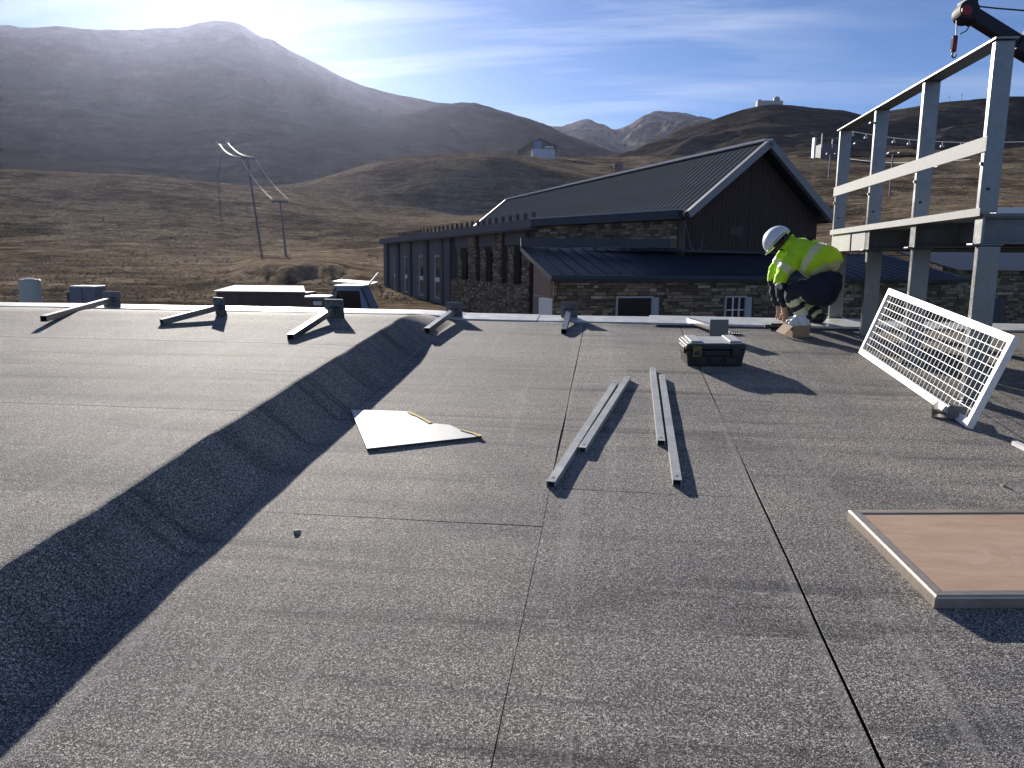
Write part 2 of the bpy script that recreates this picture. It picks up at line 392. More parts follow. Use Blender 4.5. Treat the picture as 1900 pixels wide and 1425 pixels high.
def sheet(name, mat, x0, x1, y0, y1, dx, dy, z_off, parent=None, skirt=0.0, wob=0.0, xfine=None):
    xl = [x0+(x1-x0)*i/max(1, int((x1-x0)/dx)) for i in range(max(1, int((x1-x0)/dx))+1)]
    if xfine: xl = [x for x in xl if x < xfine]+[xfine+(x1-xfine)*i/40 for i in range(41)]
    nx = len(xl); ny = max(2, int((y1-y0)/dy)+1)
    vs = []; fs = []
    for j in range(ny):
        y = y0+(y1-y0)*j/(ny-1)
        for i in range(nx):
            x = xl[i]
            xx = x+wob*fbm(y*0.8, x0, 2.0, 2); yy = y+wob*fbm(x*0.8, y0, 7.0, 2)
            vs.append((xx, yy, roofz(xx, yy)+z_off+lump(xx, yy)))
    for j in range(ny-1):
        for i in range(nx-1):
            a = j*nx+i; fs.append((a, a+1, a+nx+1, a+nx))
    if skirt:
        per = list(range(nx))+[j*nx+nx-1 for j in range(1, ny)]+[(ny-1)*nx+i for i in range(nx-2, -1, -1)]+[j*nx for j in range(ny-2, 0, -1)]
        o = len(vs); n = len(per)
        vs += [vs[i] for i in per]; vs += [(vs[i][0], vs[i][1], vs[i][2]-skirt) for i in per]
        for k in range(n): fs.append((o+k, o+n+k, o+n+(k+1) % n, o+(k+1) % n))
    me = bpy.data.meshes.new(name); me.from_pydata(vs, [], fs); me.materials.append(MAT[mat])
    return link(name, me, parent, 0, True)

roof = sheet('roof', 'bitumen', XL, XR, YN, YE, 0.05, 0.12, -0.016); tag(roof, kind='structure')
SEAMS = [-0.245, 0.675, 1.60, 2.52, 3.44, 4.36, 5.28, 6.2, 7.1, 8.0, 8.9, XR]
xs_prev = -1.52
GAP = {0: .003, 1: .003}
yl = on_roof(1225, 918).y; yl2 = on_roof(470, 952).y
cuts = {0: yl2, 1: yl, 3: 5.1, 4: 3.4, 2: -0.4, 5: 2.2}
for i, x in enumerate(SEAMS):
    x1 = x
    ends = [YN, cuts.get(i, 9e9), YE] if cuts.get(i) else [YN, YE]
    for a, b in zip(ends, ends[1:]):
        fine = x1 < 5
        sheet('membrane_strip', 'membrane', xs_prev+GAP.get(i-1, .001), x1-GAP.get(i, .001), a+0.0025, b-0.002, 0.10 if fine else 0.3, 0.06 if fine else 0.3, 0.0012*max(0, 6-i), roof, 0.006, 0.006)
    xs_prev = x1
yb = YE; k = 0
bands = []
ys = [on_roof(200, y, 0.2).y for y in (597, 632, 683, 757)]
ys += [ys[-1]-0.93*q for q in range(1, 9)]
edges = [YE]+ys
for a, b in zip(edges[1:], edges):
    if b < YN+0.1: break
    a = max(a, YN)
    sheet('membrane_strip', 'membrane', -1.0-9.5, -1.5205, a+0.0015, b-0.0015, 0.07, 0.06, 0.007+0.0006*(k % 2), roof, 0.006, 0.003, -2.1); k += 1
# walls of the building below the roof
mb = MB(); mb.box(XL, XR, YE-0.30, YE-0.06, ZG-0.2, S*YE-0.06); mb.build('wall', 'wall_plaster', roof)
mb = MB(); mb.box(XL, XL+0.25, YN, YE-0.31, ZG-0.2, S*YN-0.06); mb.build('wall', 'wall_plaster', roof)
mb = MB(); mb.box(XR-0.25, XR, YN, YE-0.31, ZG-0.2, S*YN-0.06); mb.build('wall', 'wall_plaster', roof)

# ------------------------------------------------------------------ terrain
ground = MB()
n = 96
ground.add([(0, 0, ZG-0.4)]+[(9000*math.cos(2*math.pi*i/n), 9000*math.sin(2*math.pi*i/n), ZG-0.4) for i in range(n)], [(0, 1+i, 1+(i+1) % n) for i in range(n)])
tag(ground.build('ground', 'ground_dirt'), kind='structure')
DIST = [14, 62, 100, 180, 250, 330, 420, 520, 650, 820]
COLS = {   # picture height of the slope at each of those distances, per picture column
 -900: [None, None, 500, 430, 360, 300, 270, 262, 270, 300],
 0:    [None, None, 520, 452, 382, 322, 318, 326, 342, 352],
 300:  [None, None, 522, 458, 396, 334, 336, 345, 352, 356],
 540:  [None, None, 524, 466, 412, 362, 349, 348, 352, 354],
 700:  [None, None, 524, 458, 414, 384, 318, 307, 308, 320],
 900:  [None, None, 520, 450, 412, 388, 298, 291, 294, 310],
 1060: [None, None, 516, 446, 410, 386, 328, 312, 300, 302],
 1200: [None, None, 512, 446, 406, 374, 346, 322, 300, 296],
 1480: [None, None, 505, 432, 392, 358, 330, 310, 292, 286],
 1900: [None, None, 495, 420, 382, 350, 322, 300, 286, 280],
 2900: [None, None, 480, 400, 360, 330, 305, 285, 270, 262]}
ck = sorted(COLS)
def meadow_z(px, d):
    out = []
    for kx in ck:
        tab = []
        for dd, y in zip(DIST, COLS[kx]):
            z = ZG if y is None else pt(kx, y, dd).z
            tab.append((math.log(dd), z))
        out.append((kx, sinterp(tab, math.log(d))))
    return sinterp(out, px)
vs = []; fs = []
pxs = [-900+10*i for i in range(381)]; ds = [14*(820/14)**(j/150) for j in range(151)]
for d in ds:
    tabs = []
    for kx in ck:
        tab = [(math.log(dd), ZG if y is None else pt(kx, y, dd).z) for dd, y in zip(DIST, COLS[kx])]
        tabs.append((kx, sinterp(tab, math.log(d))))
    for px in pxs:
        p = pt(px, 480, d); z = sinterp(tabs, px)
        a = min(1.0, max(0.0, (d-66)/90.0))
        z += a*(fbm(p.x*0.012, p.y*0.012, 3.1, 6, 0.8)*d*0.0055 + fbm(p.x*0.07, p.y*0.07, 9.0, 4)*0.35)+0.04*fbm(p.x*.3, p.y*.3, 1., 2)
        bank = sstep((px-400)/110)*sstep((700-px)/110)
        dd_ = d-104-9*fbm(px*.018, 0.3, 2.2, 3)-(px-540)*.035
        z += bank*(1.9*sstep(dd_/6)-1.9*sstep((dd_-9)/75))
        vs.append((p.x, p.y, z-0.05))
nx = len(pxs)
for j in range(len(ds)-1):
    for i in range(nx-1):
        a = j*nx+i; fs.append((a, a+1, a+nx+1, a+nx))
me = bpy.data.meshes.new('meadow'); me.from_pydata(vs, [], fs); me.materials.append(MAT['meadow'])
meadow = tag(link('meadow', me, None, 0, True), kind='structure')
def on_meadow(px, d):
    z = meadow_z(px, d); p = pt(px, 480, d); return Vector((p.x, p.y, z-0.05))

def mountain(name, mat, crest, foot, nu, nv, amp, fs_, p=1.0, crest_amp=0.004, seed=0.0):
    x0 = crest[0][0]; x1 = crest[-1][0]
    cy = [(a, b) for a, b, c in crest]; cd = [(a, c) for a, b, c in crest]
    fy = [(a, b) for a, b, c in foot]; fd = [(a, c) for a, b, c in foot]
    vs = []; fc = []; nb = 10
    for j in range(nv+nb):
        for i in range(nu):
            px = x0+(x1-x0)*i/(nu-1)
            C = pt(px, sinterp(cy, px), sinterp(cd, px)); F = pt(px, sinterp(fy, px), sinterp(fd, px))
            v = min(1.0, j/(nv-1))
            q = F+(C-F)*v; q.z = F.z+(C.z-F.z)*(v**p)
            D = (C-CAM).length
            if j >= nv:
                k = (j-nv+1)/nb; q = C+(C-CAM).normalized()*(k*D*0.35); q.z = C.z*(1-0.75*k)
            q0 = q.copy()
            r = fbm(q.x*fs_+seed, q.y*fs_, seed, 7, 0.75)
            rid = 1-abs(fbm(q.x*fs_*0.8+seed+40, q.y*fs_*0.8+9, q.z*fs_*0.5, 5, 0.8))
            env = math.sin(math.pi*min(v, 1))**0.7 if j < nv else 0
            q.z += env*amp*(0.6*r+0.7*(rid-0.7))
            q.z += D*crest_amp*fbm(q0.x*fs_*6, q0.y*fs_*6, seed, 5, 0.8)*min(1, v*2)
            vs.append(q[:])
    for j in range(nv+nb-1):
        for i in range(nu-1):
            a = j*nu+i; fc.append((a, a+1, a+nu+1, a+nu))
    me = bpy.data.meshes.new(name); me.from_pydata(vs, [], fc); me.materials.append(MAT[mat])
    return tag(link(name, me, None, 0, True), kind='structure')
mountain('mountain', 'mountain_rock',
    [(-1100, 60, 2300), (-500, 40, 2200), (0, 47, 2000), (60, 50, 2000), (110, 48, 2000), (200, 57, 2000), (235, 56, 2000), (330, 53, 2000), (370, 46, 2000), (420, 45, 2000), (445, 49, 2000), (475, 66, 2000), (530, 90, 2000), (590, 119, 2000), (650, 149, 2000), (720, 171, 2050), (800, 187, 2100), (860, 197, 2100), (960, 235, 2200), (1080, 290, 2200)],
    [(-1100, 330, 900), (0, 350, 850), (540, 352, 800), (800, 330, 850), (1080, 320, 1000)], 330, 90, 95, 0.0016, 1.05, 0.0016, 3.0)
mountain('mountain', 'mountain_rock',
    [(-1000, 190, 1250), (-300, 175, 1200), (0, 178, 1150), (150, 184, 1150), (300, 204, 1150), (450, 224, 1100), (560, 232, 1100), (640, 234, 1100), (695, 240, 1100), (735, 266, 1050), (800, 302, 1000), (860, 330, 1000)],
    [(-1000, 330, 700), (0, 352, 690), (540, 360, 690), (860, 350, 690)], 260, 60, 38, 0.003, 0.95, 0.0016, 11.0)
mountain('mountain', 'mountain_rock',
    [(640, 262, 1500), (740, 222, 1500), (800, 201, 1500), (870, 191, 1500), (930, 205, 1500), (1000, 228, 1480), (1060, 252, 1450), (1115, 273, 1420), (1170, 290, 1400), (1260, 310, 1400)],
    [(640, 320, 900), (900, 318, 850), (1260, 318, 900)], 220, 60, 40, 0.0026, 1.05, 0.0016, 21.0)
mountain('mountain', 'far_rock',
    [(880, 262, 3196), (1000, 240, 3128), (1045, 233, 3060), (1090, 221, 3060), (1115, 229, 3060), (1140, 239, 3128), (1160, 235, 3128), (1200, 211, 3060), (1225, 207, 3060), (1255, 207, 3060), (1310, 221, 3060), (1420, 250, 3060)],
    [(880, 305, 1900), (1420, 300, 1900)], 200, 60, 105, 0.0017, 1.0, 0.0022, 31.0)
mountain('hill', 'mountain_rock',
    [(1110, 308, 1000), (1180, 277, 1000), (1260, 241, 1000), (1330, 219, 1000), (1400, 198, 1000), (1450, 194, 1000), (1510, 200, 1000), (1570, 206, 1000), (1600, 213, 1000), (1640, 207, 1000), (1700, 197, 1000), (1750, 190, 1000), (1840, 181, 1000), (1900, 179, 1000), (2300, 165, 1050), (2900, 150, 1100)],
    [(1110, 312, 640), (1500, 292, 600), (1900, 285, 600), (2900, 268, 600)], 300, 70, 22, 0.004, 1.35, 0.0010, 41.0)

# loose stones and tufts on the slope, too many to count
def scatter(name, mat, n, dmin, dmax, pmin, pmax, smin, smax, flat, seed, cond=None):
    rnd = random.Random(seed); mb = MB()
    for _ in range(n):
        d = dmin*(dmax/dmin)**rnd.random(); px = rnd.uniform(pmin, pmax)
        if cond and not cond(px, d, rnd): continue
        p = on_meadow(px, d); r = rnd.uniform(smin, smax)*(0.6+d/150)
        a = rnd.random()*6.28; ax = Vector((math.cos(a), math.sin(a), 0))*r; ay = Vector((-math.sin(a), math.cos(a), 0))*r*rnd.uniform(0.6, 1)
        t = r*flat*rnd.uniform(0.6, 1.4)
        jit = lambda: Vector((rnd.uniform(-.25, .25), rnd.uniform(-.25, .25), 0))*r
        vs = [p-ax+jit(), p-ay+jit(), p+ax+jit(), p+ay+jit(), p+ax*.3+jit()+Vector((0, 0, t)), p-ax*.35+ay*.3+jit()+Vector((0, 0, t*.9))]
        mb.add(vs, [(0, 1, 5), (1, 4, 5), (1, 2, 4), (2, 3, 4), (3, 5, 4), (3, 0, 5)])
    return mb.build(name, mat)
tag(scatter('loose_stones', 'scree', 6000, 70, 330, -150, 780, 0.04, 0.17, 0.6, 5), 'loose pale stones strewn over the grassy slope', 'stones', kind='stuff')
tag(scatter('grass_tufts', 'dry_grass', 5000, 75, 420, -150, 2000, 0.06, 0.22, 0.7, 6), 'dry yellowish grass tufts dotted over the slope', 'grass', kind='stuff')

# ------------------------------------------------------------------ neighbouring lodge (long wing, pitched roof, lean-to in front)
DG = 39.0                                        # distance of the gable
def flat(v): return Vector((v.x, v.y, 0))
def horizon_y(px):
    lo, hi = 300.0, 700.0
    for _ in range(40):
        m = (lo+hi)/2
        if ray(px, m).z > 0: lo = m
        else: hi = m
    return lo
rid_near = pt(1425, 262, DG); ZR = rid_near.z
rid_far = at_z(940, 371, ZR)
rdir = flat(rid_far-rid_near).normalized()       # along the ridge, away from the camera
gdir = Vector((-rdir.y, rdir.x, 0))
if gdir.dot(RGT) < 0: gdir = -gdir               # along the gable, to the right
class VP:                                        # a vertical plane seen from the camera
    def __init__(s, p, d, nrm=None):
        s.p = flat(p); s.d = flat(d).normalized(); n = Vector((-s.d.y, s.d.x, 0))
        if n.dot(flat(CAM)-s.p) < 0: n = -n
        s.n = n
    def hit(s, px, py):
        r = ray(px, py); t = (s.p-flat(CAM)).dot(s.n)/flat(r).dot(s.n); return CAM+r*t
    def u(s, px, py=480): return (s.hit(px, py)-s.p).dot(s.d)
    def z(s, px, py): return s.hit(px, py).z
    def P(s, u, o, z): q = s.p+s.d*u+s.n*o; return Vector((q.x, q.y, z))
    def blk(s, mb, u0, u1, z0, z1, o0, o1, mi=0, tone=None):
        return mb.hexa([s.P(u0, o0, z0), s.P(u1, o0, z0), s.P(u1, o1, z0), s.P(u0, o1, z0), s.P(u0, o0, z1), s.P(u1, o0, z1), s.P(u1, o1, z1), s.P(u0, o1, z1)], mi, tone)
def stones(mb, pl, u0, u1, z0, z1, o, ch, lmin, lmax, rnd, holes=()):
    z = z0; row = 0
    if u0 > u1: u0, u1 = u1, u0
    while z < z1-0.03:
        h = ch*rnd.uniform(0.7, 1.35); h = min(h, z1-z)
        u = u0-rnd.uniform(0, lmin)
        while u < u1-0.02:
            l = rnd.uniform(lmin, lmax); a, b = max(u, u0), min(u+l, u1)
            ok = b-a > 0.03 and not any(a < hu1 and b > hu0 and z < hz1 and z+h > hz0 for hu0, hu1, hz0, hz1 in holes)
            if ok:
                t = rnd.random(); g = 0.012
                pl.blk(mb, a+g, b-g, z+g, z+h-g, o-0.05, o+rnd.uniform(0.015, 0.085), 0, min(1, max(0.01, .12+.70*t+.18*t**6)))
            u += l
        z += h; row += 1
lodge = empty('ski_lodge', flat(rid_near)+Vector((0, 0, ZG)), 'long dark ski lodge with pitched metal roof and stone walls beyond the roof edge', 'building')
rnd = random.Random(11)
gpl = VP(rid_near, gdir)
eL = gpl.hit(1272, 391); eR = gpl.hit(1543, 407); uL = gpl.u(1272, 391); uR = gpl.u(1543, 407); uA = gpl.u(1425, 262)
zE = (eL.z+eR.z)/2-0.05
Lr = (rid_far-rid_near).length
# pitched roof: standing seam panels, each one a piece
def roof_slope(u_e, name):
    root = None
    A = gpl.P(uA, 0, ZR); E = gpl.P(u_e, 0, zE)
    dn = (E-A); ln = dn.length; dn.normalize()
    nrm = rdir.cross(dn).normalized()
    if nrm.z < 0: nrm = -nrm
    m = MB(); m.hexa([A-nrm*.22, E-nrm*.22, E+rdir*Lr-nrm*.22, A+rdir*Lr-nrm*.22, A-nrm*.05, E-nrm*.05, E+rdir*Lr-nrm*.05, A+rdir*Lr-nrm*.05])
    base = m.build('roof', 'roof_dark', lodge)
    w = 0.52; cnt = int(Lr/w); w = Lr/cnt
    q = MB()
    o = Vector((0, 0, 0))
    q.hexa([o-nrm*.04, o+dn*ln-nrm*.04, o+dn*ln+rdir*(w-.015)-nrm*.04, o+rdir*(w-.015)-nrm*.04, o, o+dn*ln, o+dn*ln+rdir*(w-.015), o+rdir*(w-.015)])
    q.hexa([o-nrm*.001+rdir*.0, o+dn*ln-nrm*.001, o+dn*ln+rdir*.04-nrm*.001, o+rdir*.04-nrm*.001, o+nrm*.02, o+dn*ln+nrm*.02, o+dn*ln+rdir*.04+nrm*.02, o+rdir*.04+nrm*.02])
    me = q.mesh('panel', ['roof_metal'])
    for i in range(cnt):
        ob = link('panel', me, base); ob.location = A+rdir*(w*i)
    # bright trim along the near verge and the ridge
    t = MB(); v0 = A-rdir*.02; v1 = E-rdir*.02
    t.hexa([v0-rdir*.28-nrm*.26, v1-rdir*.28-nrm*.26, v1+rdir*.02-nrm*.26, v0+rdir*.02-nrm*.26, v0-rdir*.28+nrm*.09, v1-rdir*.28+nrm*.09, v1+rdir*.02+nrm*.09, v0+rdir*.02+nrm*.09])
    t.build('verge_trim', 'roof_trim', base)
    t = MB(); g0 = E-nrm*.12+dn*.02; t.beam(g0, g0+rdir*Lr, .2, .26); t.build('gutter', 'roof_dark', base)
    return base
rs = roof_slope(uL, 'l'); roof_slope(uR, 'r')
m = MB(); a = gpl.P(uA, 0, ZR); m.beam(a+rdir*.1+Vector((0, 0, .08)), a+rdir*Lr+Vector((0, 0, .08)), .36, .12); m.build('ridge_cap', 'frame_white', lodge)
m = MB(); fa = a+rdir*(Lr+.1); fe = gpl.P(uL, 0, zE)+rdir*(Lr+.1); m.beam(fa, fe, .25, .2); m.build('verge_trim', 'roof_trim', lodge)
# gable wall set back under the verge, clad in upright boards
gw = VP(gpl.p+rdir*0.7, gdir)
zg0 = gpl.z(1400, 470)-0.5
m = MB(); ring = [gw.P(uL+.35, 0, zg0), gw.P(uR-.35, 0, zg0), gw.P(uR-.35, 0, zE-.05), gw.P(uA, 0, ZR-.42), gw.P(uL+.35, 0, zE-.05)]
m.poly(ring, rdir*.2); gwall = m.build('gable_wall', 'wood_dark', lodge)
bw = 0.24; u = uL+.36
while u < uR-.36:
    u1 = min(u+bw, uR-.36)
    def top(uu):
        t = (uu-uL)/(uA-uL) if uu < uA else (uR-uu)/(uR-uA)
        return zE-.05+(ZR-.42-zE+.05)*max(0, min(1, (t*(1.06))-0.06))
    m = MB(); q = 0.012+0.014*rnd.random(); g = .008
    m.hexa([gw.P(u+g, .002, zg0), gw.P(u1-g, .002, zg0), gw.P(u1-g, q+.02, zg0), gw.P(u+g, q+.02, zg0), gw.P(u+g, .002, top(u+g)-.1), gw.P(u1-g, .002, top(u1-g)-.1), gw.P(u1-g, q+.02, top(u1-g)-.1), gw.P(u+g, q+.02, top(u+g)-.1)])
    m.build('board', 'wood_dark', gwall); u = u1
m = MB(); gw.blk(m, gw.u(1351), gw.u(1374), gw.z(1360, 437), gw.z(1360, 421), .03, .07); m.build('vent', 'plastic_black', lodge)
m = MB(); q = gw.hit(1262, 400); m.cyl(gw.P(gw.u(1262), .25, q.z), gw.P(gw.u(1262), .25, q.z-2.2), .05, None, 8)
m.path([gw.P(gw.u(1268)+dx, .3, q.z+dz) for dx, dz in ((-.2, -.2), (0, -.9), (.2, -1.55), (.5, -1.75), (.85, -1.6), (.9, -1.0))], .025); m.build('downpipe', 'panel_grey', lodge)
# inner body so nothing shows through
m = MB(); m.hexa([gw.P(uL+.5, -.25, ZG), gw.P(uR-.5, -.25, ZG), gw.P(uR-.5, -Lr+1.5, ZG), gw.P(uL+.5, -Lr+1.5, ZG), gw.P(uL+.5, -.25, zE-.3), gw.P(uR-.5, -.25, zE-.3), gw.P(uR-.5, -Lr+1.5, zE-.3), gw.P(uL+.5, -Lr+1.5, zE-.3)]); m.build('wall', 'wood_dark', lodge)
m = MB(); b = -Lr+1.0; m.poly([gw.P(uL+.35, b, ZG), gw.P(uR-.35, b, ZG), gw.P(uR-.35, b, zE-.05), gw.P(uA, b, ZR-.42), gw.P(uL+.35, b, zE-.05)], -rdir*.2); m.build('gable_wall', 'wood_dark', lodge)

# flat-roofed long wing to the left
ZW = CAM.z+2.62
wA = at_z(704, 443.5, ZW); wB = at_z(985, 406, ZW); wC = at_z(1257, 389, ZW)
wp = VP(wA, wB-wA)                               # fascia plane of the wing
wl = (flat(wB)-flat(wA)).length
m = MB(); wp.blk(m, 0, wl, ZW-.52, ZW, -.30, 0); wp.blk(m, 0.02, wl-.02, ZW-.62, ZW-.54, -.6, -.05); m.build('fascia', 'panel_grey', lodge)
m = MB(); wp.blk(m, 0.05, wl, ZW-.5, ZW-.06, -6.0, -.31); m.build('flat_roof', 'roof_dark', lodge)
ww = VP(wp.p-wp.n*0.75, wp.d)                    # wall plane
uw0, uw1, uwm = ww.u(716), ww.u(986), ww.u(840)
m = MB(); ww.blk(m, uw0, uwm, ZG-.2, ZW-.56, -.35, 0); m.build('panel_wall', 'panel_grey', lodge)
m = MB(); ww.blk(m, uwm+.01, uw1, ZG-.2, ZW-.56, -.6, -.30); m.build('recess_wall', 'panel_dark', lodge)
m = MB(); ww.blk(m, uw0, uw0+.35, ZG-.2, ZW-.56, -6, -.36); m.build('end_wall', 'panel_grey', lodge)
for a, b in ((716, 722), (737.5, 742.5), (760, 765), (790, 796.5), (821, 826), (829, 840)):
    m = MB(); ww.blk(m, ww.u(a), ww.u(b), ZG-.2, ZW-.57, 0.002, .28); m.build('pilaster', 'panel_dark', lodge)
zt, zb = ww.z(786, 474), ww.z(786, 549)
for a, b in ((732.5, 736.5), (752.5, 759.5), (779.5, 789.5), (808.5, 819.5)):
    u0, u1 = ww.u(a), ww.u(b); e = .16
    f = MB(); ww.blk(f, u0, u0+e, zb, zt, .003, .12); ww.blk(f, u1-e, u1, zb, zt, .003, .12); ww.blk(f, u0+e, u1-e, zb, zb+e, .004, .115); ww.blk(f, u0+e, u1-e, zt-e, zt, .004, .115)
    win = f.build('window', 'frame_grey', lodge)
    f = MB(); zm = (zt*.44+zb*.56); ww.blk(f, u0+e, u1-e, zm-.20, zm+.20, .005, .13); f.build('transom', 'frame_white', win)
    for z0, z1 in ((zb+e, zm-.2), (zm+.2, zt-e)):
        f = MB(); ww.blk(f, u0+e, u1-e, z0, z1, .006, .03); f.build('pane', 'window_glass', win)
zs = ww.z(905, 522)
mb = MB(); ww.blk(mb, uwm+.01, uw1, ZG-.2, zs-.05, -.29, .10); core = mb.build('stone_base', 'mortar', lodge)
mb = MB(); stones(mb, ww, uwm+.02, uw1, ZG, zs, .12, .15, .28, .65, rnd); tag(mb.build('stone_facing', 'stone_wall', core), kind='stuff')
zmid = ww.z(905, 466)
for a, b, tp in ((853, 858.5, .35), (872, 885, None), (894.5, 903.5, .3), (917.5, 932.5, None), (945, 956, .3), (972, 985.5, .0)):
    z1 = ZW-.57 if tp is None else zmid+tp
    u0, u1 = ww.u(a), ww.u(b)
    mb = MB(); ww.blk(mb, u0+.04, u1-.04, zs-.05, z1-.04, -.29, .06); core = mb.build('stone_pillar', 'mortar', lodge)
    mb = MB(); stones(mb, ww, u0, u1, zs, z1, .10, .15, .28, .55, rnd); tag(mb.build('stone_facing', 'stone_wall', core), kind='stuff')
for a, b in ((885.5, 917), (933, 971.5), (842, 871.5)):
    mb = MB(); ww.blk(mb, ww.u(a), ww.u(b), zmid+.36, ZW-.58, -.29, -.12); mb.build('wall_panel', 'panel_grey', lodge)
for a, b in ((859, 871), (886, 894), (904, 917), (933, 944.5), (956.5, 971.5)):
    mb = MB(); ww.blk(mb, ww.u(a)+.1, ww.u(b)-.1, zs+.05, zmid-.05, -.295, -.26); mb.build('pane', 'window_glass', lodge)
ua, ub = wp.u(738, 430), wp.u(984.5, 398); nst = 29
for i in range(nst):
    uu = ua+(ub-ua)*i/(nst-1)
    mb = MB(); wp.blk(mb, uu-.09, uu+.09, ZW+.003, ZW+.42, -.30, -.12); mb.build('snow_stub', 'panel_dark', lodge)
# stretch of fascia and stone band between wing and gable
wq = VP(wB, wC-wB); ql = (flat(wC)-flat(wB)).length
m = MB(); wq.blk(m, 0.01, ql, ZW-.45, ZW-.03, -.4, 0); m.build('fascia', 'roof_dark', lodge)
m = MB(); wq.blk(m, 0.01, ql+.1, ZW-.02, ZW+.05, -.5, .04); m.build('gutter', 'frame_grey', lodge)
m = MB(); m.poly([wq.P(0, -.41, ZW-.1), wq.P(ql, -.41, ZW-.1), gpl.P(uL+.6, 0, ZW-.1)+rdir*9, gpl.P(uL+.6, 0, ZW-.1)+rdir*16], Vector((0, 0, -.3))); m.build('flat_roof', 'roof_dark', lodge)
wqw = VP(wq.p-wq.n*.5, wq.d)
mb = MB(); wqw.blk(mb, -.2, ql-.3, ZG, ZW-.46, -.5, -.05); core = mb.build('stone_band', 'mortar', lodge)
mb = MB(); stones(mb, wqw, -.1, ql-.45, wqw.z(1100, 462), ZW-.47, -.01, .15, .25, .75, rnd); tag(mb.build('stone_facing', 'stone_wall', core), kind='stuff')
# lean-to roof and its stone front wall
DF = 34.0
fp = VP(pt(1025, 512, DF), gdir)
uf0, uf1 = fp.u(1027), fp.u(1800)
zl0 = fp.z(1200, 514)
TL = pt(966, 458, 37.3); BLp = pt(1022, 513, DF-.45); TRp = gw.P(gw.u(1640), .1, TL.z-.1); BR = fp.P(fp.u(1790), .45, BLp.z)
m = MB(); dz = Vector((0, 0, .22)); m.hexa([BLp-dz, BR-dz, TRp-dz, TL-dz, BLp, BR, TRp, TL]); lean = m.build('lean_to_roof', 'roof_dark', lodge)
cnt = 34
for i in range(1, cnt):
    t = i/cnt; a_ = TL.lerp(TRp, t); b_ = BLp.lerp(BR, t)
    m = MB(); m.beam(a_+Vector((0, 0, .02)), b_+Vector((0, 0, .02)), .03, .05); m.build('seam', 'roof_dark', lean)
m = MB(); m.beam(BLp+Vector((0, 0, -.02))-fp.n*-.08, BR+Vector((0, 0, -.02))-fp.n*-.08, .14, .16); m.build('gutter', 'roof_dark', lean)
m = MB(); m.poly([TL+Vector((0, 0, -.02)), TRp+Vector((0, 0, -.02)), wq.P(ql, -.5, TL.z-.02), wq.P(0, -.5, TL.z-.02)], Vector((0, 0, -.12))); m.build('flat_roof', 'roof_dark', lodge)
m = MB(); m.beam(TL+Vector((0, 0, .22)), pt(1243, 452, 38.0), .2, .40); m.build('flashing', 'roof_dark', lodge)
w1 = (fp.u(1148), fp.u(1211), ZG+.6, fp.z(1180, 553)); w2 = (fp.u(1351), fp.u(1386), ZG+.6, fp.z(1370, 552))
mb = MB(); fp.blk(mb, uf0+.05, uf1, ZG-.2, zl0-.1, -.4, -.05); core = mb.build('front_wall', 'mortar', lodge)
mb = MB(); stones(mb, fp, uf0, uf1, ZG, zl0-.12, 0, .125, .2, .75, rnd, [(w1[0]-.1, w1[1]+.5, w1[2], w1[3]+.1), (w2[0]-.05, w2[1]+.45, w2[2], w2[3]+.05)])
tag(mb.build('stone_facing', 'stone_wall', core), kind='stuff')
sdp = VP(fp.P(uf0+.05, -.06, 0), rdir)
mb = MB(); mb.hexa([fp.P(uf0+.05, -.06, ZG-.2), fp.P(uf0+.30, -.06, ZG-.2), fp.P(uf0+.30, -2.6, ZG-.2), fp.P(uf0+.05, -2.6, ZG-.2), fp.P(uf0+.05, -.06, zl0-.15), fp.P(uf0+.30, -.06, zl0-.15), fp.P(uf0+.30, -2.6, zl0+.55), fp.P(uf0+.05, -2.6, zl0+.55)]); mb.build('side_wall', 'wall_brown', lodge)
mb = MB(); mb.hexa([fp.P(uf0+.01, -.10, ZG), fp.P(uf0+.047, -.10, ZG), fp.P(uf0+.047, -1.75, ZG), fp.P(uf0+.01, -1.75, ZG), fp.P(uf0+.01, -.10, ZG+2.28), fp.P(uf0+.047, -.10, ZG+2.28), fp.P(uf0+.047, -1.75, ZG+2.28), fp.P(uf0+.01, -1.75, ZG+2.28)]); dr = mb.build('door', 'door_white', lodge)
mb = MB(); mb.hexa([fp.P(uf0+.015, -1.76, ZG), fp.P(uf0+.047, -1.76, ZG), fp.P(uf0+.047, -2.4, ZG), fp.P(uf0+.015, -2.4, ZG), fp.P(uf0+.015, -1.76, ZG+2.35), fp.P(uf0+.047, -1.76, ZG+2.35), fp.P(uf0+.047, -2.4, ZG+2.35), fp.P(uf0+.015, -2.4, ZG+2.35)]); mb.build('door_jamb', 'panel_dark', dr)
for (u0, u1, z0, z1), bars in ((w1, 0), (w2, 2)):
    e = .09
    f = MB(); fp.blk(f, u0-e, u0, z0, z1+e, -.04, .07); fp.blk(f, u1, u1+e, z0, z1+e, -.04, .07); fp.blk(f, u0, u1, z1, z1+e, -.04, .068); fp.blk(f, u0, u1, z0-e, z0, -.04, .068)
    fp.blk(f, u1+e+.02, u1+e+.30, z0, z1+.02, -.04, .05)
    win = f.build('window', 'frame_grey', lodge)
    if bars:
        f = MB()
        for k_ in (.36, .70): fp.blk(f, u0+(u1-u0)*k_-.03, u0+(u1-u0)*k_+.03, z0, z1, -.03, .05)
        fp.blk(f, u0, u1, z1-.62, z1-.57, -.03, .045); f.build('glazing_bar', 'frame_white', win)
    f = MB(); fp.blk(f, u0, u1, z0, z1, -.045, -.01); f.build('pane', 'window_glass', win)
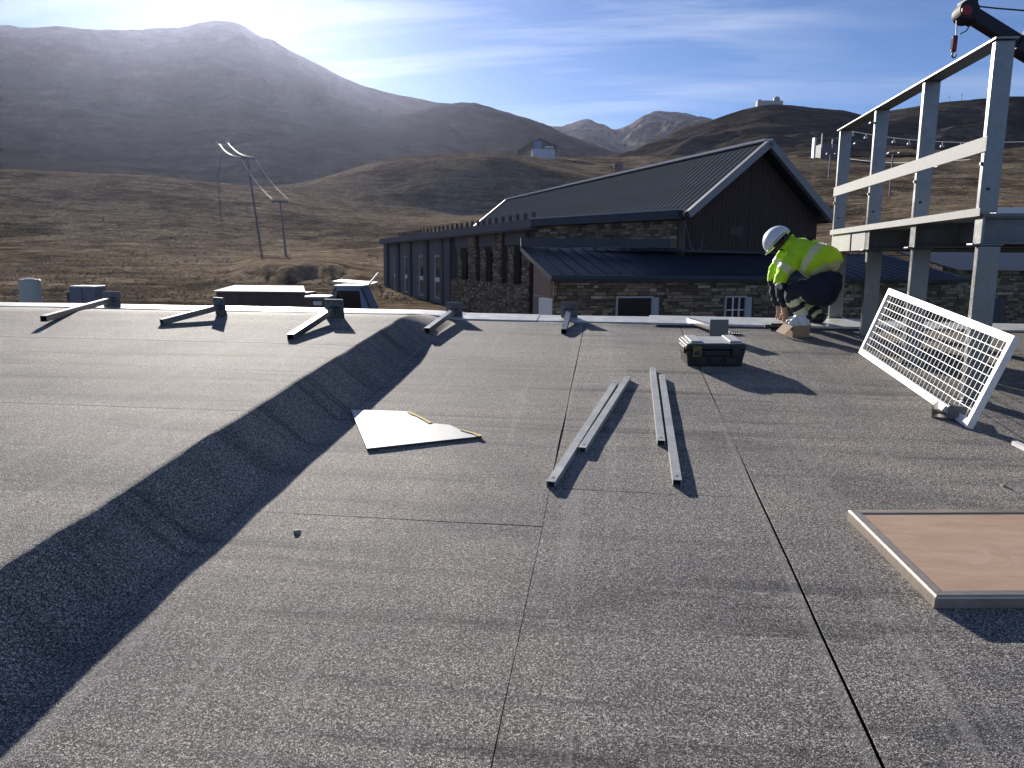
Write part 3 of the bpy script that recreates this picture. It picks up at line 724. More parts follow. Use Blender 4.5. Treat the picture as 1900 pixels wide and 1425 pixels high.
# low annex to the right of the lodge, behind the steel platform
ax_ = empty('annex', flat(fp.P(uf1, 0, 0))+Vector((0, 0, ZG)), 'low stone annex with corrugated grey roof behind the steel platform', 'building')
ap = VP(fp.P(uf1+.2, -1.5, 0), gdir)
ue = ap.u(2150)
mb = MB(); ap.blk(mb, 0, ue, ZG-.2, ap.z(1850, 497), -.4, -.04); core = mb.build('wall', 'mortar', ax_)
mb = MB(); stones(mb, ap, 0, ue, ZG, ap.z(1850, 499), 0, .14, .25, .8, rnd); tag(mb.build('stone_facing', 'stone_wall', core), kind='stuff')
mb = MB(); z0, z1 = ap.z(1850, 499), ap.z(1850, 476)
mb.hexa([ap.P(-.1, .5, z0-.1), ap.P(ue, .5, z0-.1), ap.P(ue, -5, z1-.1+.6), ap.P(-.1, -5, z1-.1+.6), ap.P(-.1, .5, z0), ap.P(ue, .5, z0), ap.P(ue, -5, z1+.6), ap.P(-.1, -5, z1+.6)])
ar = mb.build('roof', 'roof_dark', ax_)
mb = MB(); mb.beam(ap.P(-.1, .56, z0-.02), ap.P(ue, .56, z0-.02), .1, .12); mb.build('gutter', 'galvanised', ar)
mb = MB(); ap.blk(mb, ap.u(1845), ap.u(1870), ZG, ZG+2.1, .08, .14); mb.build('door', 'panel_dark', ax_)

# ------------------------------------------------------------------ small things on the ground below the slope
def gbox(name, mat, px0, px1, ytop, d, depth, label, cat, zb=None):
    pl = VP(pt((px0+px1)/2, 550, d), R0)
    m = MB(); z1 = pl.z((px0+px1)/2, ytop); pl.blk(m, pl.u(px0), pl.u(px1), ZG-.1 if zb is None else zb, z1, -depth, 0)
    o = m.build(name, mat, None, .03); tag(o, label, cat); return pl, z1, o
# brown hut
hp = VP(pt(490, 550, 58), R0); h0 = empty('storage_hut', hp.P(0, 0, ZG), 'long low brown hut with pale flat roof, left of the glass kiosk', 'hut')
zt = hp.z(490, 543)
m = MB(); hp.blk(m, hp.u(398), hp.u(563), ZG-.1, zt, -3.5, 0); m.build('wall', 'hut_brown', h0)
m = MB(); a0, a1 = hp.u(394), hp.u(566); m.hexa([hp.P(a0, .2, zt+.005), hp.P(a1, .2, zt+.005), hp.P(a1-1.2, -3.8, zt+.3), hp.P(a0+.2, -3.8, zt+.3), hp.P(a0, .2, zt+.1), hp.P(a1, .2, zt+.1), hp.P(a1-1.2, -3.8, zt+.42), hp.P(a0+.2, -3.8, zt+.42)]); m.build('roof', 'hut_roof', h0)
for i in range(9):
    m = MB(); uu = a0+.3+(a1-a0-.6)*i/8; hp.blk(m, uu-.05, uu+.05, ZG, zt-.02, .002, .05); m.build('batten', 'hut_brown', h0)
# small white-topped cabin
cp = VP(pt(585, 560, 54), R0); c0 = empty('ticket_cabin', cp.P(0, 0, ZG), 'small pinkish cabin with white roof edge beside the glass kiosk', 'cabin')
zt = cp.z(585, 553)
m = MB(); cp.blk(m, cp.u(564), cp.u(606), ZG-.1, zt, -2, 0); m.build('wall', 'wall_brown', c0)
m = MB(); cp.blk(m, cp.u(563), cp.u(607), zt+.003, zt+.13, -2.1, .1); m.build('roof', 'white_far', c0)
m = MB(); cp.blk(m, cp.u(579), cp.u(595), cp.z(585, 566), cp.z(585, 559), .003, .04); m.build('window', 'frame_white', c0)
# glass kiosk with splayed sides
kp = VP(pt(648, 560, 56), R0); k0 = empty('glass_kiosk', kp.P(0, 0, ZG), 'dark glass kiosk with splayed blue side panels below the slope', 'kiosk')
zt = kp.z(648, 533); t0, t1, b0, b1 = kp.u(622), kp.u(669), kp.u(600), kp.u(690)
m = MB(); m.hexa([kp.P(b0, 0, ZG-.1), kp.P(b1, 0, ZG-.1), kp.P(b1, -3.5, ZG-.1), kp.P(b0, -3.5, ZG-.1), kp.P(t0, 0, zt), kp.P(t1, 0, zt), kp.P(t1-.1, -3.5, zt), kp.P(t0+.1, -3.5, zt)]); m.build('body', 'kiosk_blue', k0)
m = MB(); m.hexa([kp.P(kp.u(618), .003, ZG), kp.P(kp.u(670), .003, ZG), kp.P(kp.u(670), .05, ZG), kp.P(kp.u(618), .05, ZG), kp.P(kp.u(624), .003, zt-.25), kp.P(kp.u(666), .003, zt-.25), kp.P(kp.u(666), .05, zt-.25), kp.P(kp.u(624), .05, zt-.25)]); m.build('pane', 'window_glass', k0)
for a_, b_ in ((b0, t0), (b1, t1)):
    m = MB(); m.beam(kp.P(a_, .03, ZG), kp.P(b_, .03, zt), .14, .14, kp.n); m.build('frame_post', 'panel_dark', k0)
m = MB(); kp.blk(m, kp.u(619), kp.u(671), zt+.003, zt+.14, -3.8, .25); m.hexa([kp.P(kp.u(592), -3.9, zt+.2), kp.P(kp.u(670), -3.9, zt+.0), kp.P(kp.u(670), -7, zt+.1), kp.P(kp.u(592), -7, zt+.3), kp.P(kp.u(592), -3.9, zt+.32), kp.P(kp.u(670), -3.9, zt+.12), kp.P(kp.u(670), -7, zt+.22), kp.P(kp.u(592), -7, zt+.42)]); m.build('roof', 'frame_grey', k0)
m = MB(); m.cyl(kp.P(kp.u(672), -2, zt+.05), pt(702, 506, 59), .07, .05, 8); tag(m.build('barrier_arm', 'frame_white'), 'pale raised barrier arm slanting up behind the glass kiosk', 'barrier')
# tank and cabinet by the left end
tp = pt(56, 540, 52); m = MB(); zt = pt(56, 520, 52).z; r_ = .66
m.cyl((tp.x, tp.y, ZG-.1), (tp.x, tp.y, zt), r_, r_, 24); m.cyl((tp.x, tp.y, zt), (tp.x, tp.y, zt+.08), r_*1.02, r_*.9, 24)
tk = empty('water_tank', (tp.x, tp.y, ZG), 'pale greenish cylindrical tank at the far left beyond the roof edge', 'tank')
m.build('shell', 'tank_pale', tk)
m = MB(); m.cyl((tp.x, tp.y, zt+.085), (tp.x, tp.y, zt+.15), .3, .3, 16); m.build('lid', 'white_far', tk)
pl = VP(pt(145, 540, 50), R0); bx = empty('utility_cabinet', pl.P(0, 0, ZG), 'grey-blue utility cabinet with pale lid right of the tank', 'cabinet')
zt = pl.z(145, 533); m = MB(); pl.blk(m, pl.u(123), pl.u(171), ZG-.1, zt, -1.4, 0); m.build('body', 'box_grey', bx, .03)
m = MB(); pl.blk(m, pl.u(124), pl.u(170), zt+.002, zt+.09, -1.45, .04); m.build('lid', 'white_far', bx, .02)
m = MB(); pl.blk(m, pl.u(146.5), pl.u(147.5), ZG, zt-.05, .002, .02); m.build('door_gap', 'plastic_black', bx)
m = MB(); pl.blk(m, pl.u(117), pl.u(122.6), ZG, zt-.3, -.7, -.1); m.build('pipe_box', 'panel_dark', bx)

# ------------------------------------------------------------------ ski lifts and far buildings
def pylon(px_b, px_t, y_t, d, arm, label, group='chairlift pylons', base=None, r=.32, sheave=True):
    b = on_meadow(px_b, d); t = pt(px_t, y_t, d)
    if px_b > 1000: b = Vector((t.x, t.y, b.z))
    o = empty('lift_pylon', b, label, 'pylon', group)
    m = MB(); m.cyl(b-Vector((0, 0, .5)), t, r, r*.7, 10); m.build('mast', 'pylon_steel', o)
    m = MB(); m.beam(t-R0*arm, t+R0*arm, .35, .4); m.build('crossarm', 'pylon_steel', o)
    for s in (-1, 1):
        m = MB(); q = t+R0*(arm*s)
        m.beam(q-FWD*.9+Vector((0, 0, .25)), q+FWD*.9+Vector((0, 0, .25)), .2, .3); m.build('sheave_train', 'cable_bright' if sheave else 'pylon_steel', o)
    if base:
        m = MB(); m.cyl(b-Vector((0, 0, .3)), b+(t-b)*.22, r*1.6, r*1.3, 10); m.build('base', base, o)
    return o, t
o1, t1 = pylon(531, 520, 374, 165, 1.75, 'nearer leaning chairlift pylon with wide crossarm on the left slope', r=.27)
o2, t2 = pylon(483, 459, 294, 205, 1.9, 'taller chairlift pylon upslope of the wide crossarm one', r=.27)
t3 = pt(415, 266, 330)
for s, lb in ((-1, 'left bright haul cable of the chairlift on the left slope'), (1, 'right bright haul cable of the chairlift on the left slope')):
    pts = []
    A, B, C_ = t1+R0*(1.75*s)+Vector((0, 0, .45)), t2+R0*(1.9*s)+Vector((0, 0, .45)), t3+R0*(2.0*s)
    for i in range(9): q = A.lerp(B, i/8); q.z -= 1.0*math.sin(math.pi*i/8); pts.append(q)
    for i in range(1, 9): q = B.lerp(C_, i/8); q.z -= 1.5*math.sin(math.pi*i/8); pts.append(q)
    m = MB(); m.path(pts, .035, 6); tag(m.build('haul_cable', 'cable_bright'), lb, 'cable')
o3, t3b = pylon(410, 412, 266, 330, 2.0, 'smallest far chairlift pylon at the top of the left cables', r=.4)
# right-hand lifts
pylon(1717, 1724, 312, 150, 1.2, 'chairlift pylon with orange base seen between the platform posts', base='pylon_orange', r=.25)
pylon(1571, 1573, 268, 250, 2.0, 'slender chairlift pylon just right of the first platform post', base='pylon_orange', r=.3)
pylon(1657, 1657, 285, 300, 2.0, 'far pylon between second and third platform posts', r=.3)
pylon(1541, 1541, 286, 420, 2.2, 'far pale pylon left of the platform above the lodge gable', r=.4)
pylon(1836, 1838, 345, 210, 1.2, 'short pylon right of the last platform post', r=.2)
A, B = pt(1560, 240, 420), pt(1940, 262, 300); pts = [A.lerp(B, i/12)-Vector((0, 0, 3*math.sin(math.pi*i/12))) for i in range(13)]
m = MB(); m.path(pts, .14, 5); tag(m.build('lift_cable', 'cable_bright'), 'upper lift cable with chairs crossing behind the platform rails', 'cable')
for i in range(10):
    q = pts[1+i]; m = MB(); m.beam(q, q-Vector((0, 0, 1.5)), .12, .12, FWD); m.obb(q-Vector((0, 0, 1.9)), R0, FWD, Vector((0, 0, 1)), .8, .3, .4)
    nth = ['first', 'second', 'third', 'fourth', 'fifth', 'sixth', 'seventh', 'eighth', 'ninth', 'last'][i]
    tag(m.build('lift_chair', 'cable_bright'), f'{nth} chair from the left on the upper lift cable behind the platform', 'lift chair', 'chairs on the upper lift cable')
A, B = pt(1556, 292, 420), pt(1800, 296, 300); m = MB(); m.path([A.lerp(B, i/8)-Vector((0, 0, 2*math.sin(math.pi*i/8))) for i in range(9)], .12, 5)
tag(m.build('lift_cable', 'cable_bright'), 'lower lift cable crossing behind the platform mid rail', 'cable')
# chalet on the knoll
d = 640; cp_ = VP(pt(993, 280, d), R0); ch = empty('mountain_chalet', cp_.P(0, 0, cp_.z(993, 287)), 'blue-fronted chalet standing alone on the far hill crest', 'chalet')
zb, zt, za = cp_.z(993, 290), cp_.z(993, 276), cp_.z(993, 257)
m = MB(); cp_.blk(m, cp_.u(985), cp_.u(1026), zb-3, zt, -18, 0); m.build('base', 'hut_pale', ch)
m = MB(); m.poly([cp_.P(cp_.u(986), -.5, zt+.01), cp_.P(cp_.u(1024), -.5, zt+.01), cp_.P(cp_.u(1024), -.5, cp_.z(1000, 270)), cp_.P(cp_.u(998), -.5, za-1), cp_.P(cp_.u(986), -.5, cp_.z(1000, 266))], FWD*12); m.build('wall', 'wood_dark', ch)
m = MB(); cp_.blk(m, cp_.u(988), cp_.u(1002), zt+.02, cp_.z(1000, 262), -.48, -.1); m.build('glass_front', 'hut_blue', ch)
m = MB(); cp_.blk(m, cp_.u(1008), cp_.u(1023), cp_.z(1000, 274), cp_.z(1000, 271), -.48, -.1); m.build('window', 'frame_white', ch)
m = MB(); A = cp_.P(cp_.u(998), .5, za); 
for e in (cp_.P(cp_.u(958), .5, cp_.z(993, 281)), cp_.P(cp_.u(1030), .5, cp_.z(993, 271))):
    m.hexa([A, e, e+FWD*18, A+FWD*18, A+Vector((0, 0, .8)), e+Vector((0, 0, .8)), e+FWD*18+Vector((0, 0, .8)), A+FWD*18+Vector((0, 0, .8))])
m.build('roof', 'roof_dark', ch)
# observatory on the hill crest
d = 1000; op = VP(pt(1430, 192, d), R0); zb = op.z(1430, 198); ob = empty('observatory', op.P(0, 0, zb), 'white observatory with two domes on the right hill crest', 'observatory')
m = MB(); op.blk(m, op.u(1406, 190), op.u(1453, 190), zb-3, op.z(1430, 186.5), -10, 0); m.build('wall', 'wall_plaster', ob)
def dome(px, yb, yt, r, mat):
    c = op.hit(px, yb); m = MB(); c = c-op.n*5
    m.cyl((c.x, c.y, zb-2), (c.x, c.y, c.z), r, r, 16)
    rows = 5
    for k_ in range(rows):
        a_, b_ = math.pi/2*k_/rows, math.pi/2*(k_+1)/rows
        m.cyl((c.x, c.y, c.z+r*math.sin(a_)), (c.x, c.y, c.z+r*math.sin(b_)), r*math.cos(a_), max(.02, r*math.cos(b_)), 16, 0, False)
    m.build('dome', mat, ob, 0, True)
dome(1411.5, 187, 182, 2.9, 'frame_grey'); dome(1443.5, 184, 178, 4.4, 'frame_grey')
for px, h in ((1760, 9), (1783, 12)):
    q = pt(px, 190, 1000); m = MB(); m.cyl((q.x, q.y, q.z-6), (q.x, q.y, q.z+h), .5, .35, 6); m.beam(Vector((q.x, q.y, q.z+h*.7))-R0*1.5, Vector((q.x, q.y, q.z+h*.7))+R0*1.5, .4, .4)
    tag(m.build('antenna_mast', 'pylon_steel'), 'left thin antenna mast on the right hill crest' if px == 1760 else 'right taller antenna mast on the right hill crest', 'mast')
# lift station, right of the gable
d = 560; sp = VP(pt(1530, 268, d), R0); zb = sp.z(1530, 275); st = empty('lift_station', sp.P(0, 0, zb), 'white lift station with tall tower left of the platform', 'station')
m = MB(); sp.blk(m, sp.u(1524, 268), sp.u(1558, 268), zb-8, sp.z(1530, 267), -10, 0); m.build('hall', 'panel_grey', st)
m = MB(); sp.blk(m, sp.u(1511, 262), sp.u(1514.5, 262), zb-8, sp.z(1513, 255), -4, 0); m.build('tower', 'white_far', st)
for px, y in ((1526, 248), (1545, 258)):
    q = sp.hit(px, y); m = MB(); m.cyl((q.x, q.y, zb), q, .5, .4, 6); m.build('mast', 'white_far', st)
# red and white ring (drag-lift wheel) above the lodge ridge
d = 300; c = pt(1148, 310, d); rw = empty('lift_wheel', Vector((c.x, c.y, c.z-6)), 'red and white lift return wheel showing above the lodge ridge', 'lift wheel')
def ring(name, mat, r0, r1, parent):
    m = MB(); n_ = 24; vs = []
    for i in range(n_):
        a_ = 2*math.pi*i/n_; e = R0*math.cos(a_)+Vector((0, 0, 1))*math.sin(a_)
        vs += [c+e*r0-FWD*.15, c+e*r1-FWD*.15, c+e*r1+FWD*.15, c+e*r0+FWD*.15]
    fs = []
    for i in range(n_):
        j = (i+1) % n_
        for k_ in range(4): fs.append((i*4+k_, i*4+(k_+1) % 4, j*4+(k_+1) % 4, j*4+k_))
    m.add(vs, fs); m.build(name, mat, parent)
ring('rim', 'lift_red', 1.5, 2.1, rw); ring('hub', 'panel_grey', .2, 1.45, rw)
m = MB(); m.cyl(c-Vector((0, 0, 14)), c+FWD*.3, .5, .4, 8); m.build('mast', 'white_far', rw)
# ------------------------------------------------------------------ things on the roof
Z = Vector((0, 0, 1))
def surf(x, y, h=0.0): return Vector((x, y, roofz(x, y)+h))
def drop(px, py, h0=0.0, up=0.0):               # point on the roof surface seen at a pixel (h0: first guess of the rise)
    h = h0
    for _ in range(12):
        p = on_roof(px, py, h+up); h = rise(p.x, p.y)
    return Vector((p.x, p.y, roofz(p.x, p.y)+up))
RN = Vector((0, -S, 1)).normalized()            # roof normal
RY = Vector((0, 1, S)).normalized()

# edge flashing: flat metal sheets along the far edge
yf = on_roof(950, 597.5).y
def flashing(x0, x1, ya, yb, up, label):
    m = MB(); n_ = max(2, int((x1-x0)/.25)); vs = []; fs = []
    prof = [(ya, up-.014), (ya, up), (ya+.015, up+.004), (yb, up+.006), (yb+.03, up-.01), (yb+.03, up-.20)]
    for i in range(n_+1):
        x = x0+(x1-x0)*i/n_
        for y_, h_ in prof: vs.append((x, y_, roofz(x, min(y_, YE))+h_+.002*math.sin(x*3)))
    k_ = len(prof)
    for i in range(n_):
        for j in range(k_-1): fs.append((i*k_+j, (i+1)*k_+j, (i+1)*k_+j+1, i*k_+j+1))
    m.add(vs, fs); o = m.build('edge_flashing', 'flashing_metal'); tag(o, label, 'flashing', 'edge flashings along the roof edge')
    md = o.modifiers.new('solid', 'SOLIDIFY'); md.thickness = .003
    return o
xa = on_roof(1000, 590).x; xb = on_roof(1214, 592).x; xc = on_roof(1600, 600).x
flashing(XL+.05, xa, yf, YE, .016, 'long pale metal flashing along the left and middle of the roof edge')
flashing(xa+.004, xb, yf+.02, YE, .012, 'short greyer metal flashing between door and dark window')
flashing(xb-.05, xc, yf-.07, YE, .026, 'pale metal flashing lapped on top, behind the toolbox')
flashing(xc+.01, XR-.05, yf, YE, .014, 'metal flashing at the right end behind the steel platform')

# posts with square base plates lying on the roof
def lying_post(plate_px, end_px, label, length=None, lying=True, g=.2):
    a = drop(*plate_px, h0=g*.4); b = drop(*end_px, h0=g)
    d = flat(b-a).normalized()
    if length: b = surf(a.x+d.x*length, a.y+d.y*length)
    root = empty('base_plate_post', a, label, 'post', 'posts with base plates lying on the roof')
    P0 = a+Z*.088; P1 = b+Z*.026
    lift = max(0, max(roofz((P0.lerp(P1, i/12)).x, (P0.lerp(P1, i/12)).y)+.028-P0.lerp(P1, i/12).z for i in range(1, 13)))
    P0 = P0+Z*(lift*.5); P1 = P1+Z*lift
    ax = (P1-P0).normalized(); sx = ax.cross(Z).normalized(); uz = sx.cross(ax)
    m = MB(); m.hollow(P0+ax*.006, P1, .05, .05, .004, uz); m.build('tube', 'galvanised', root, .0)
    m = MB(); m.obb(P0, sx, uz, ax, .085, .085, .005); pl_ = m.build('base_plate', 'galv_dull', root, .003)
    for i in (-1, 1):
        for j in (-1, 1):
            m = MB(); q = P0+sx*(.06*i)+uz*(.06*j); m.cyl(q+ax*.0055, q+ax*.016, .011, None, 6); m.build('bolt', 'galvanised', pl_)
    for i in (-1, 1):
        m = MB(); q = P0+sx*(.0255*i)+ax*.006
        m.hexa([q-sx*.002-uz*.02, q+sx*.04*i-uz*.003, q+sx*.04*i+uz*.003, q-sx*.002+uz*.02, q-sx*.002-uz*.003+ax*.05, q+sx*.004*i-uz*.003+ax*.05, q+sx*.004*i+uz*.003+ax*.05, q-sx*.002+uz*.003+ax*.05]); m.build('gusset', 'galvanised', root)
    return root
lying_post((209, 574), (82, 606), 'leftmost plate-footed post, lying near the tank')
lying_post((409, 588), (300, 604), 'second plate-footed post from the left, in front of the brown hut')
lying_post((621, 592), (539, 633), 'third plate-footed post from the left, in front of the glass kiosk', g=.2)
lying_post((843, 592), (792, 619), 'fourth plate-footed post from the left, where the step ends', g=0)
lying_post((1056, 592), (1046, 621), 'fifth plate-footed post, pointing at the camera below the white door', g=0)
lying_post((1333, 629), (1278, 600), 'plate-footed post with plate toward camera, just behind the toolbox', g=0)

# four rectangular steel tubes
def steel_tube(p0, p1, label, lift=0.0):
    a = drop(*p0, up=.037+lift)-Z*.018; b = drop(*p1, up=.037+lift)-Z*.018
    m = MB(); m.hollow(a, b, .040, .036, .003, RN)
    d = (b-a).normalized(); sx = d.cross(RN).normalized(); root = empty('steel_tube', a-Z*.02, label, 'steel tube', 'steel tubes lying in two pairs')
    m.build('tube', 'tube_steel', root)
    for q in (a+d*.05, b-d*.05):
        m = MB(); m.cyl(q+RN*.0175, q+RN*.0195, .006, None, 10); m.build('hole', 'plastic_black', root)
steel_tube((1022, 893), (1143, 706), 'longer tube of the left pair, reaching nearer the camera')
steel_tube((1080, 830), (1165, 698), 'shorter tube of the left pair, on its right side')
steel_tube((1227, 817), (1211, 682), 'shorter tube of the right pair, on its left side')
steel_tube((1257, 890), (1228, 695), 'longer tube of the right pair, beside the long shadow')

# cut-off white board
ring_px = [(651, 760), (757, 763), (801, 785), (834, 788), (856, 798), (894, 809), (681, 832)]
rg = [drop(x, y, up=.022) for x, y in ring_px]
cb_ = empty('board_offcut', rg[-1]-Z*.022, 'white board offcut with broken yellow foam edge lying beside the shadow', 'board')
m = MB(); m.poly(rg, -RN*.018, 0, [1]*7); m.build('face', ['board_white', 'board_edge'], cb_)
for i, j in ((1, 2), (4, 5)):
    a, b = rg[i], rg[j]; d = (b-a).normalized(); inn = RN.cross(d).normalized()
    if inn.dot(rg[6]-a) < 0: inn = -inn
    m = MB(); n_ = 7; r2 = random.Random(i); top_ = []
    vs = []
    for k_ in range(n_+1):
        q = a.lerp(b, k_/n_); w_ = .006+.016*r2.random()
        vs += [q-inn*.006+RN*.001, q+inn*w_+RN*.001, q+inn*w_+RN*.004, q-inn*.006+RN*.004]
    fs = []
    for k_ in range(n_):
        for c_ in range(4): fs.append((k_*4+c_, k_*4+(c_+1) % 4, k_*4+4+(c_+1) % 4, k_*4+4+c_))
    fs += [(0, 1, 2, 3), (n_*4+3, n_*4+2, n_*4+1, n_*4)]
    m.add(vs, fs); m.build('foam_edge', 'foam_yellow', cb_)
for x, y in ((681, 809), (686, 813), (664, 775)):
    q = drop(x, y, up=.0225); m = MB(); m.cyl(q, q+RN*.001, .004, None, 8); m.build('screw_hole', 'plastic_black', cb_)

# tan panel with metal edging at the right
hp_ = .052
TLc, BLc = drop(1574, 945, up=hp_), drop(1737, 1106, up=hp_)
ed = (drop(1900, 944, up=hp_)-TLc).normalized()
TRc, BRc = TLc+ed*1.75, BLc+ed*1.75
pn = empty('edged_panel', BLc-Z*hp_, 'tan board with rounded metal edging at the right edge of the picture', 'panel')
cx_ = (TLc+BRc)/2
def inset(p, k_):
    return p+(ed if (p-cx_).dot(ed) < 0 else -ed)*k_+((BLc-TLc).normalized() if (p-TLc).length < .01 or (p-TRc).length < .01 else (TLc-BLc).normalized())*k_
q4 = [inset(p, .030) for p in (TLc, BLc, BRc, TRc)]
m = MB(); m.poly([p-RN*.003 for p in q4], -RN*.044); m.build('board', 'tan_board', pn)
def trim(a, b, inn):
    m = MB(); d = (b-a).normalized(); vs = []; fs = []
    prof = [(.036, -.0008), (.036, .0005), (.006, .0), (.001, -.004), (-.001, -.010), (-.001, -.043), (.003, -.049), (.036, -.050)]
    for p in (a, b):
        for i_, h_ in prof:
            vs.append(p+inn*i_+RN*h_+d*(max(0, i_) if p is a else -max(0, i_)))
    n_ = len(prof)
    for i in range(n_): fs.append((i, (i+1) % n_, n_+(i+1) % n_, n_+i))
    fs += [tuple(range(n_)), tuple(range(2*n_-1, n_-1, -1))]
    m.add(vs, fs); m.build('edge_trim', 'trim_metal', pn, .0015)
dn_ = (BLc-TLc).normalized()
trim(TLc, BLc, ed); trim(BLc, BRc, -dn_); trim(BRc, TRc, -ed); trim(TRc, TLc, dn_)

# tool case
tb = drop(1327, 682); tw = .475
FX = R0; FY = Vector((-R0.y, R0.x, 0))
FYs = (FY+Z*S*FY.y).normalized(); FXs = (FX+Z*S*FX.y).normalized(); FZ = FXs.cross(FYs)
case = empty('tool_case', tb, 'black tool case with grey lid rim standing on the roof', 'tool case')
def cb_box(mb, x0, x1, y0, y1, z0, z1, mi=0):
    return mb.hexa([tb+FXs*x*.94+FYs*y*.9+FZ*z for x, y, z in ((x0, y0, z0), (x1, y0, z0), (x1, y1, z0), (x0, y1, z0), (x0, y0, z1), (x1, y0, z1), (x1, y1, z1), (x0, y1, z1))], mi)
m = MB(); m.hexa([tb+FXs*x*.94+FYs*y*.9+FZ*z for x, y, z in ((-.215, .012, .002), (.215, .012, .002), (.215, .30, .002), (-.215, .30, .002), (-.235, 0, .13), (.235, 0, .13), (.235, .31, .13), (-.235, .31, .13))]); m.build('body', 'plastic_black', case, .012)
m = MB(); cb_box(m, -.24, .24, -.005, .315, .132, .176); m.build('lid', 'plastic_black', case, .012)
m = MB(); cb_box(m, -.225, .225, .005, .305, .177, .186); m.build('lid_top', 'plastic_grey', case, .006)
for x in (-.155, .155):
    m = MB(); cb_box(m, x-.035, x+.035, -.022, -.006, .085, .168); l_ = m.build('latch', 'plastic_yellow' if x < 0 else 'plastic_black', case, .005)
    m = MB(); cb_box(m, x-.022, x+.022, -.027, -.0225, .10, .13); m.build('latch_grip', 'plastic_black', l_, .002)
    m = MB(); cb_box(m, x-.045, x+.045, .02, .29, .187, .20); m.build('lid_rib', 'plastic_grey', case, .005)
m = MB(); cb_box(m, -.10, .10, -.030, -.014, .10, .118); cb_box(m, -.10, -.08, -.013, .001, .10, .118); cb_box(m, .08, .10, -.013, .001, .10, .118); m.build('handle', 'plastic_black', case, .004)
for x in (-1, 1):
    m = MB(); cb_box(m, .236*x-.012, .236*x+.012, .05, .26, .10, .15); m.build('side_rib', 'plastic_black', case, .005)
for x in (-.12, 0, .12):
    m = MB(); cb_box(m, x-.04, x+.04, -.003, .005, .025, .075); m.build('front_rib', 'plastic_black', case, .003)

# pebble and crumbs
def pebble(px, py, r, label, name='pebble', mat='stone_pebble', sd=1):
    p = drop(px, py); bm = bmesh.new(); bmesh.ops.create_icosphere(bm, subdivisions=2, radius=r)
    for v in bm.verts:
        v.co *= 1+.35*noise.noise(v.co*(1.2/r)+Vector((sd, 0, 0))); v.co.z *= .62; v.co.x *= 1.35
    me = bpy.data.meshes.new(name); bm.to_mesh(me); bm.free(); me.materials.append(MAT[mat])
    o = link(name, me); o.location = p+Z*(r*.5); o.rotation_euler = (.1, .1, sd); tag(o, label, 'stone')
pebble(552, 990, .016, 'small greenish pebble at the edge of the big shadow', sd=2.2)
pebble(1862, 903, .010, 'tiny dark pebble near the right edge above the tan board', sd=5.1)
pebble(1317, 848, .006, 'tiny dark crumb between tube pair and right seam', sd=3.3)
pebble(1655, 738, .006, 'tiny dark crumb left of the grating', sd=4.3)

# ------------------------------------------------------------------ steel platform with guard rail
PX = on_roof(1778, 742).x; P4y = on_roof(1782, 745).y; P2y = on_roof(1601, 627).y
step = (P2y-P4y)/2; PY = [P4y+step*i for i in range(4)]        # near to far
plat = empty('steel_platform', (PX, P4y, roofz(PX, P4y)), 'galvanised steel platform with guard rail standing on the right of the roof', 'platform')
XE = 6.6
zdk = pt(1806, 398, (Vector((PX, P4y, 1.6))-CAM).dot(FWD)).z    # deck level
zbb = pt(1806, 452, (Vector((PX, P4y, 1.5))-CAM).dot(FWD)).z    # underside of beams
ztr = pt(1838, 66, (Vector((PX, P4y, 2.7))-CAM).dot(FWD)).z     # top rail
zm1 = pt(1816, 254, (Vector((PX, P4y, 2.1))-CAM).dot(FWD)).z; zm0 = pt(1818, 282, (Vector((PX, P4y, 2.1))-CAM).dot(FWD)).z
PW = .115
for x in (PX, XE-.12):
    for i, y in enumerate(PY):
        zb_ = roofz(x+.05, y)
        m = MB(); m.box(x, x+.128, y-.027, y+.027, zb_+.012, zbb-.012); c_ = m.build('column', 'galv_dull' if False else 'galvanised', plat, .006)
        m = MB(); m.box(x-.03, x+.158, y-.06, y+.06, zb_-.02, zb_+.011); m.build('foot_plate', 'galvanised', c_, .003)
        m = MB(); m.box(x-.045, x+.138, y-.04, y+.04, zbb-.0115, zbb-.001); m.build('head_plate', 'galvanised', c_, .002)
for i, y in enumerate(PY):                                       # cross beams: I-sections
    m = MB(); xx0 = PX+.012; hb = zdk-zbb
    m.box(xx0, XE, y-.05, y+.05, zbb, zbb+.010); m.box(xx0, XE, y-.05, y+.05, zdk-.022, zdk-.012); m.box(xx0, XE, y-.004, y+.004, zbb+.0101, zdk-.0221)
    m.build('cross_beam', 'galv_dull', plat)
    m = MB(); m.box(PX-.004, PX+.010, y-.052, y+.052, zbb+.001, zdk-.013); m.build('end_plate', 'galvanised', plat, .002)
for i in range(3):                                               # edge joists along the left side, C-sections set in
    m = MB(); y0, y1 = PY[i]+.056, PY[i+1]-.056
    m.box(PX+.30, PX+.306, y0, y1, zbb+.03, zdk-.013); m.box(PX+.3061, PX+.36, y0, y1, zbb+.03, zbb+.036); m.build('joist', 'galv_dull', plat)
ymid = PY[2]+(PY[3]-PY[2])*.42
for y0, y1 in ((PY[2]+.054, ymid), (ymid+.05, PY[3]+.06)):
    m = MB(); m.box(PX-.006, PX+.003, y0, y1, zbb-.004, zdk-.0135); m.build('side_plate', 'galv_bright', plat)
m = MB(); m.box(PX-.012, XE, PY[0]-.06, PY[3]+.06, zdk-.0115, zdk+.004); m.build('deck', 'galv_dull', plat)
m = MB(); m.box(PX-.030, PX-.022, PY[0]-.06, PY[3]+.06, zdk-.012, zdk+.036); m.box(PX-.0219, PX+.03, PY[0]-.06, PY[3]+.06, zdk+.0045, zdk+.011); m.build('toe_board', 'galv_bright', plat)
